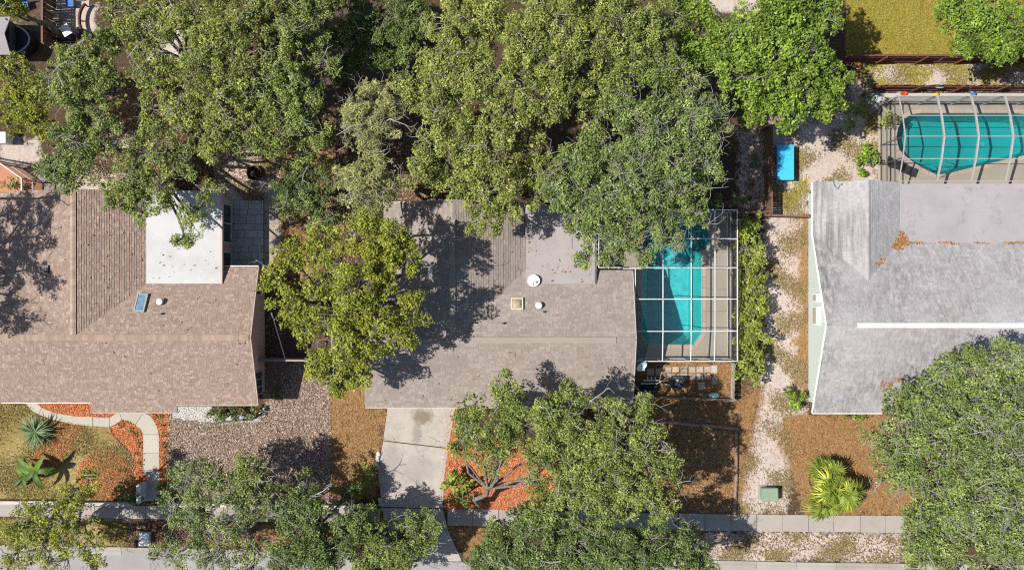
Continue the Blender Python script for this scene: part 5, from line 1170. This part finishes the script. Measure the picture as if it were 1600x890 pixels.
shrub('shrub', 'flowering tuft under the pale roof eave', [(1325, 650, 6, .5), (1337, 650, 6, .5), (1348, 651, 5, .4)], M['hedge'], GS)
shrub('shrub', 'potted plant cluster inside the arched cage', [(1388, 178, 9, 1.1), (1398, 184, 9, 1.2), (1384, 190, 6, .8)], M['oak'], GS)
shrub('shrub', 'green plant inside the dark left enclosure', [(20, 284, 10, 1.0), (10, 290, 8, .9)], M['oak'], GS)
shrub('shrub', 'dark shrub below the short fence at the blue cage corner', [(1120, 318, 12, 1.6), (1150, 310, 10, 1.2, .7)], M['oak_dark'], GS)
shrub('shrub', 'ferny undergrowth on sand near the weathered fence', [(1180, 250, 10, .6, .5), (1172, 285, 9, .6, .5), (1165, 310, 9, .6, .5)], M['oak_dark'], GS)

# small bedding plants along the path, one by one
SPR = []
for px, py in ((191, 664), (203, 671), (213, 680), (216, 694), (217, 708), (217, 722), (243, 648), (250, 652), (255, 664), (257, 680), (257, 692), (258, 697), (258, 706), (258, 718), (256, 738)): SPR.append((px, py))
rng = np.random.default_rng(5)
for k in range(3):
    p = rng.normal(size=(26, 3)) * np.array([.14, .14, .06]) + np.array([0, 0, .14]); nr = rng.normal(size=(26, 3)) * .5 + np.array([0, 0, .7]); nr /= np.linalg.norm(nr, axis=1, keepdims=True)
    co = leaf_quads(p, nr, .16, .07, rng); me = quads_mesh('bedding_plant', co, np.arange(len(co)).reshape(-1, 4), np.repeat(rng.uniform(0, 1, 26), 4)); me.materials.append(M['shrub']); SPR.append(me)
protos = SPR[-3:]
for i, (px, py) in enumerate(SPR[:-3]):
    x, y, _ = W(px, py, .1); o = link('bedding_plant', protos[i % 3], loc=(x, y, 0)); o.rotation_euler.z = i * 1.3
    k_ = i if i < 6 else i - 6; od = ['first', 'second', 'third', 'fourth', 'fifth', 'sixth', 'seventh', 'eighth', 'ninth'][k_]
    tag(o, 'small dark bedding plant %s of the front path, %s from the house' % ('left' if i < 6 else 'right', od), 'plant', 'bedding plants along the front path')

def blades(name, label, cat, x, y, n, L, wd, m, up=.5, segs=4, droop=.5, stem=None, z0=.2, tipw=.1):
    """rosette of long bent blades"""
    root = thing(name, (x, y, 0), label, cat); rng = np.random.default_rng(int(abs(x * 100)))
    if stem: B().tube([(x, y, -.05), (x, y, z0)], [stem, stem * .8], 8).build('stem', M['bark'], root)
    for i in range(n):
        a = i * 2.39996 + rng.normal() * .3; droop_ = droop * rng.uniform(.5, 1.6); el = up + (1 - (i / n)) * .9 * rng.uniform(.5, 1); l = L * rng.uniform(.55, 1.15); b = []; p = np.array([0, 0, z0]); d = np.array([math.cos(a) * math.cos(el), math.sin(a) * math.cos(el), math.sin(el)]); sd = np.array([-math.sin(a), math.cos(a), 0]) * wd / 2
        co = []
        for s in range(segs + 1):
            f = s / segs; w_ = math.sin(math.pi * (0.18 + .82 * f)) ** .7 * (1 - f * .2) + .02 if f < 1 else tipw
            fold = np.array([0, 0, .18 * wd * w_])
            co += [p - sd * w_ + fold, p, p + sd * w_ + fold]; d = d - np.array([0, 0, droop_ / segs]); d /= np.linalg.norm(d); p = p + d * l / segs
        co = np.array(co); co[:, 2] = np.maximum(co[:, 2], .02); q = []
        for s in range(segs): q += [(3 * s, 3 * s + 1, 3 * s + 4, 3 * s + 3), (3 * s + 1, 3 * s + 2, 3 * s + 5, 3 * s + 4)]
        me = quads_mesh('blade', co, np.array(q), np.full(len(co), rng.uniform(0, 1))); me.materials.append(m); link('blade', me, root)
    return root
x, y, _ = W(53, 675, .7); blades('yucca', 'blue green spiky yucca rosette in the left front turf', 'yucca', x, y, 150, 1.3, .065, M['yucca'], .05, 4, .5, .14, .55)
x, y, _ = W(56, 735, 1.3); blades('banana_plant', 'banana plant with broad glossy leaves in the left front yard', 'banana plant', x, y, 11, 1.7, .4, M['banana'], .2, 6, 1.3, .12, 1.3)
x, y, _ = W(36, 744, .7); blades('banana_plant', 'smaller low banana plant left of the tall one', 'banana plant', x, y, 9, 1.05, .27, M['banana'], .15, 6, 1.2, .08, .6)
def fan_palm(heads, label):
    x, y = W(1300, 760)[:2]; root = thing('fan_palm', (x, y, 0), label, 'palm'); rng = np.random.default_rng(3)
    for px, py, h, n, R in heads:
        hx, hy, _ = W(px, py, h); B().tube([(hx * .9 + x * .1, hy * .9 + y * .1, -.05), (hx, hy, h)], [.16, .12], 9).build('trunk', M['bark'], root)
        for i in range(n):
            a = i * 2.39996 + rng.normal() * .3; el = -.1 + 1.15 * (1 - i / n) * rng.uniform(.6, 1); lp = R * rng.uniform(.3, .8); st = np.array([hx - x, hy - y, h]); d = np.array([math.cos(a) * math.cos(el), math.sin(a) * math.cos(el), math.sin(el)]); c = st + d * lp
            sd = np.array([-math.sin(a), math.cos(a), 0]); up_ = np.cross(d, sd); co = []; q = []; m_ = 15; r = R * rng.uniform(.55, .95); sag = rng.uniform(.25, .6)
            for k in range(m_):
                t_ = (k / (m_ - 1) - .5) * 3.3 + rng.normal() * .04; e = d * math.cos(t_) + sd * math.sin(t_); nrm = np.cross(e, up_); L = r * (1 - .3 * abs(t_) / 1.7) * rng.uniform(.85, 1.1); base = len(co)
                tip = c + e * L - np.array([0, 0, sag * L]); mid = c + e * L * .5 + np.array([0, 0, .04]); w_ = .045 * r
                co += [c, mid - nrm * w_, tip, mid + nrm * w_]; q.append((base, base + 1, base + 2, base + 3))
            w2 = len(co); co += [st - sd * .02, st + sd * .02, c + sd * .015, c - sd * .015]; q.append((w2, w2 + 1, w2 + 2, w2 + 3))
            co = np.array(co); co[:, 2] = np.maximum(co[:, 2], .03); tn = 1.0 if rng.random() < .18 else rng.uniform(0, .8)
            me = quads_mesh('frond', co, np.array(q), np.full(len(co), tn)); me.materials.append(M['palm']); link('frond', me, root)
fan_palm([(1290, 738, 1.0, 16, 1.2), (1310, 765, 1.5, 20, 1.35), (1288, 785, .8, 15, 1.15), (1322, 778, .9, 10, 1.0)], 'yellow green fan palm clump on straw near the sidewalk')

# ================================================================== LOOSE GROUND COVER (uncountable)
def scatter(name, label, polys, n, size, m, tilt=.35, z=.02, avoid=(), jitter=.35, lift=.03, seed=1, fade=None, parent=None):
    rng = np.random.default_rng(seed); ws = [W2(p) for p in polys]
    areas = np.array([abs(sum(p[i][0] * p[(i + 1) % len(p)][1] - p[(i + 1) % len(p)][0] * p[i][1] for i in range(len(p)))) / 2 for p in ws]); out = []
    for p, a in zip(ws, areas):
        k = int(n * a / areas.sum() * 1.0); xs = [q[0] for q in p]; ys = [q[1] for q in p]; got = 0
        while got < k:
            X = rng.uniform(min(xs), max(xs), k * 2 + 10); Y = rng.uniform(min(ys), max(ys), k * 2 + 10); s = inside(p, X, Y)
            if fade is not None: s &= fade(X, Y, rng)
            for av in avoid: s &= ~inside(av, X, Y)
            X, Y = X[s][:k - got], Y[s][:k - got]; got += max(len(X), k // 8 + 1); out.append(np.stack([X, Y], 1))
    xy = np.concatenate(out); n = len(xy); xy = xy + rng.normal(size=xy.shape) * jitter * .2
    pos = np.column_stack([xy, z + rng.uniform(0, lift, n)]); nr = np.column_stack([rng.normal(size=(n, 2)) * tilt, np.ones(n)]); nr /= np.linalg.norm(nr, axis=1, keepdims=True)
    co = leaf_quads(pos, nr, size[0], size[1], rng); co[:, 2] = np.maximum(co[:, 2], .004)
    me = quads_mesh(name, co, np.arange(len(co)).reshape(-1, 4), np.repeat(rng.uniform(0, 1, n), 4)); me.materials.append(m); o = link(name, me, parent); tag(o, label, kind='stuff'); return o
def patchy(f, thr):
    def g(X, Y, rng): return (np.sin(X * f + 1.3 * np.sin(Y * f * .7)) + np.sin(Y * f * 1.3 + 1.7 * np.sin(X * f * .6)) + rng.normal(size=X.shape) * .7) > thr
    return g
pathpolys = [W2([(40, 629), (58, 629), (90, 645), (172, 652), (172, 667), (88, 657), (61, 648)]), W2([(172, 652), (184, 644), (225, 644), (241, 656), (249, 678), (250, 783), (225, 783), (224, 678), (212, 663), (191, 655), (172, 667)])]
C_red = chipmat('red_mulch_chips', [(0, (0.30, 0.075, 0.026)), (.45, (0.52, 0.17, 0.07)), (.8, (0.62, 0.26, 0.125)), (1, (0.66, 0.42, 0.27))])
C_bark = chipmat('bark_chips', [(0, (0.08, 0.05, 0.035)), (.4, (0.27, 0.19, 0.145)), (.8, (0.40, 0.305, 0.245)), (1, (0.62, 0.52, 0.44))])
C_straw = chipmat('pine_straw', [(0, (0.13, 0.06, 0.025)), (.5, (0.285, 0.155, 0.06)), (1, (0.46, 0.33, 0.19))])
C_weed = chipmat('dry_weeds', [(0, (0.10, 0.085, 0.03)), (.5, (0.22, 0.16, 0.07)), (1, (0.36, 0.28, 0.15))])
C_grass = chipmat('grass_blades', [(0, (0.13, 0.14, 0.02)), (.5, (0.27, 0.235, 0.04)), (1, (0.42, 0.33, 0.09))])
C_turf = chipmat('turf_blades', [(0, (0.09, 0.085, 0.02)), (.5, (0.21, 0.165, 0.05)), (1, (0.36, 0.28, 0.13))])
C_lit = chipmat('fallen_leaves', [(0, (0.09, 0.05, 0.025)), (.5, (0.24, 0.14, 0.07)), (1, (0.44, 0.33, 0.22))])
C_white = chipmat('white_pebbles', [(0, (0.4, .38, .36)), (1, (0.72, .7, .68))])
scatter('red_mulch', 'red wood mulch in the planting beds', Z['red'], 26000, (.15, .045), C_red, .4, .02, pathpolys, seed=2, fade=patchy(1.2, -1.3), jitter=.8)
scatter('bark_chip_cover', 'brown bark chips beside the left house', Z['bark_chips'], 34000, (.15, .07), C_bark, .45, .02, seed=3, fade=patchy(.9, -1.2))
scatter('pine_straw_cover', 'orange pine straw on the yards', Z['straw'], 42000, (.2, .03), C_straw, .3, .015, seed=4, jitter=3.5)
scatter('sand_weeds', 'dry weeds scattered on the sand', Z['sand'][:3] + [Z['sand'][6]], 30000, (.15, .05), C_weed, .5, .02, seed=5, fade=patchy(1.7, .75))
scatter('lawn_grass', 'mown yellowing grass behind the long fence', Z['lawn'], 26000, (.15, .03), C_grass, .7, .03, seed=6)
scatter('front_turf', 'dry olive turf of the left front yard', Z['turf'], 24000, (.14, .035), C_turf, .7, .03, pathpolys, seed=7, fade=patchy(1.1, -.5))
scatter('weedy_strip', 'green weeds between the two right fences', [Z['sand'][6], [(1205, 230), (1260, 230), (1262, 335), (1226, 335)], [(1340, 150), (1370, 150), (1370, 240), (1345, 240)]], 9000, (.16, .05), C_grass, .6, .03, seed=8, fade=patchy(2.3, .3))
scatter('leaf_litter', 'brown fallen leaves under the trees', [[(400, 160), (660, 160), (660, 330), (560, 400), (412, 560), (412, 300)], [(600, 250), (720, 250), (720, 312), (600, 312)], [(150, 120), (420, 120), (400, 290), (60, 290)], [(1150, 200), (1200, 200), (1200, 330), (1150, 330)], [(990, 640), (1150, 640), (1150, 800), (990, 800)], [(200, 812), (590, 812), (590, 850), (200, 850)], [(1090, 832), (1430, 836), (1430, 874), (1090, 871)]], 30000, (.16, .07), C_lit, .4, .02, seed=9)
scatter('white_gravel', 'white pebbles at the left house corner', Z['white'], 3500, (.1, .08), C_white, .4, .02, seed=10)

# dry leaves caught on the pale roof
def roof_leaves(name, label, pts, n, spread, zf, seed):
    rng = np.random.default_rng(seed); i = rng.integers(0, len(pts), n); P_ = np.array(pts)[i] + rng.normal(size=(n, 2)) * np.array(spread)
    xyz = []
    for px, py in P_:
        x, y, z_ = W(px, py, 3.0); z_ = zf(x, y); x, y, _ = W(px, py, z_); xyz.append((x, y, zf(x, y) + .03 + rng.uniform(0, .05)))
    nr = np.column_stack([rng.normal(size=(n, 2)) * .4, np.ones(n)]); nr /= np.linalg.norm(nr, axis=1, keepdims=True)
    co = leaf_quads(np.array(xyz), nr, .14, .08, rng); me = quads_mesh(name, co, np.arange(len(co)).reshape(-1, 4)); me.materials.append(LEAF_HEAP); tag(link(name, me), label, kind='stuff')
zroof = lambda x, y: max(fz + .02 if (x > fxx and y > fy) else 0, gz - kR * abs(x - gx) if y > gy else 0, zr(y) if y < fy or x < fxx else 0)
roof_leaves('leaf_drift', 'heap of brown leaves in the pale roof valley', [(1400, 383), (1405, 378), (1408, 373), (1411, 379), (1404, 384), (1408, 368), (1414, 378)], 420, 3.0, zroof, 21)
roof_leaves('leaf_drift', 'line of brown leaves along the flat roof seam', [(x + random.uniform(-6, 6), 379 + random.uniform(-1, 1)) for x in (1425, 1432, 1440, 1470, 1475, 1494, 1530, 1535, 1575, 1580, 1590, 1596)] + [(1380, 405), (1373, 412)], 200, (5.0, .8), zroof, 22)
roof_leaves('leaf_drift', 'brown leaves on the pale roof beside the huge oak', [(1390, 600), (1400, 594), (1406, 592), (1510, 543), (1518, 545), (1380, 598)], 160, 2.2, lambda x, y: zr(y), 23)

# fallen leaves on the roofs under the trees, and a few on the water
zl_ = lambda x, y: max(zs(y) if y < yR else zn(y) if x > we else 0, rL - abs(x - wr) * .3 if (y > yR and x < we) else 0, 2.97 if (-24.35 < x < -19.4 and y > .09) else 0, 2.4)
zm_ = lambda x, y: max(zms(y) if y < mR else (zmn(y) if y < .99 else 0), (rM - abs(x + 3.88) * .324) if (mR < y < 5.5 and abs(x + 3.88) < 4.74) else 0, 2.84 if (.9 < x < 5.54 and .08 < y < 5.35) else 0, 2.4)
def area(x0, x1, y0, y1, n, seed): r = np.random.default_rng(seed); return list(zip(r.uniform(x0, x1, n), r.uniform(y0, y1, n)))
roof_leaves('leaf_drift', 'scattered brown leaves on the white flat roof', area(236, 342, 302, 440, 60, 1) + area(240, 335, 390, 440, 30, 2), 36, 1.0, zl_, 31)
roof_leaves('leaf_drift', 'scattered brown leaves on the left shingle roof', area(10, 230, 300, 500, 90, 3) + area(120, 390, 450, 620, 60, 4), 170, 1.0, zl_, 32)
roof_leaves('leaf_drift', 'scattered brown leaves on the middle house roof', area(600, 815, 330, 500, 90, 5) + area(825, 925, 350, 440, 50, 6) + area(600, 980, 540, 630, 70, 7) + [(822 + random.uniform(-2, 3), y) for y in range(350, 440, 4)], 170, 1.0, zm_, 33)
for pol_, lab, sd_, k_ in ((POOL_MID, 'small leaves floating on the blue pool', 41, 16), (POOL_RIGHT, 'small leaves floating on the teal pool', 42, 25)):
    rng = np.random.default_rng(sd_); xs_ = rng.uniform(min(p[0] for p in pol_), max(p[0] for p in pol_), 400); ys_ = rng.uniform(min(p[1] for p in pol_), max(p[1] for p in pol_), 400)
    ok = inside(inset(pol_, .1), xs_, ys_); P_ = np.column_stack([xs_[ok], ys_[ok], np.full(ok.sum(), -.096)])[:k_]; co = leaf_quads(P_, np.tile([0, 0, 1.0], (len(P_), 1)), .11, .06, rng)
    me = quads_mesh('floating_leaves', co, np.arange(len(co)).reshape(-1, 4)); me.materials.append(LEAF_HEAP); tag(link('floating_leaves', me), lab, kind='stuff')
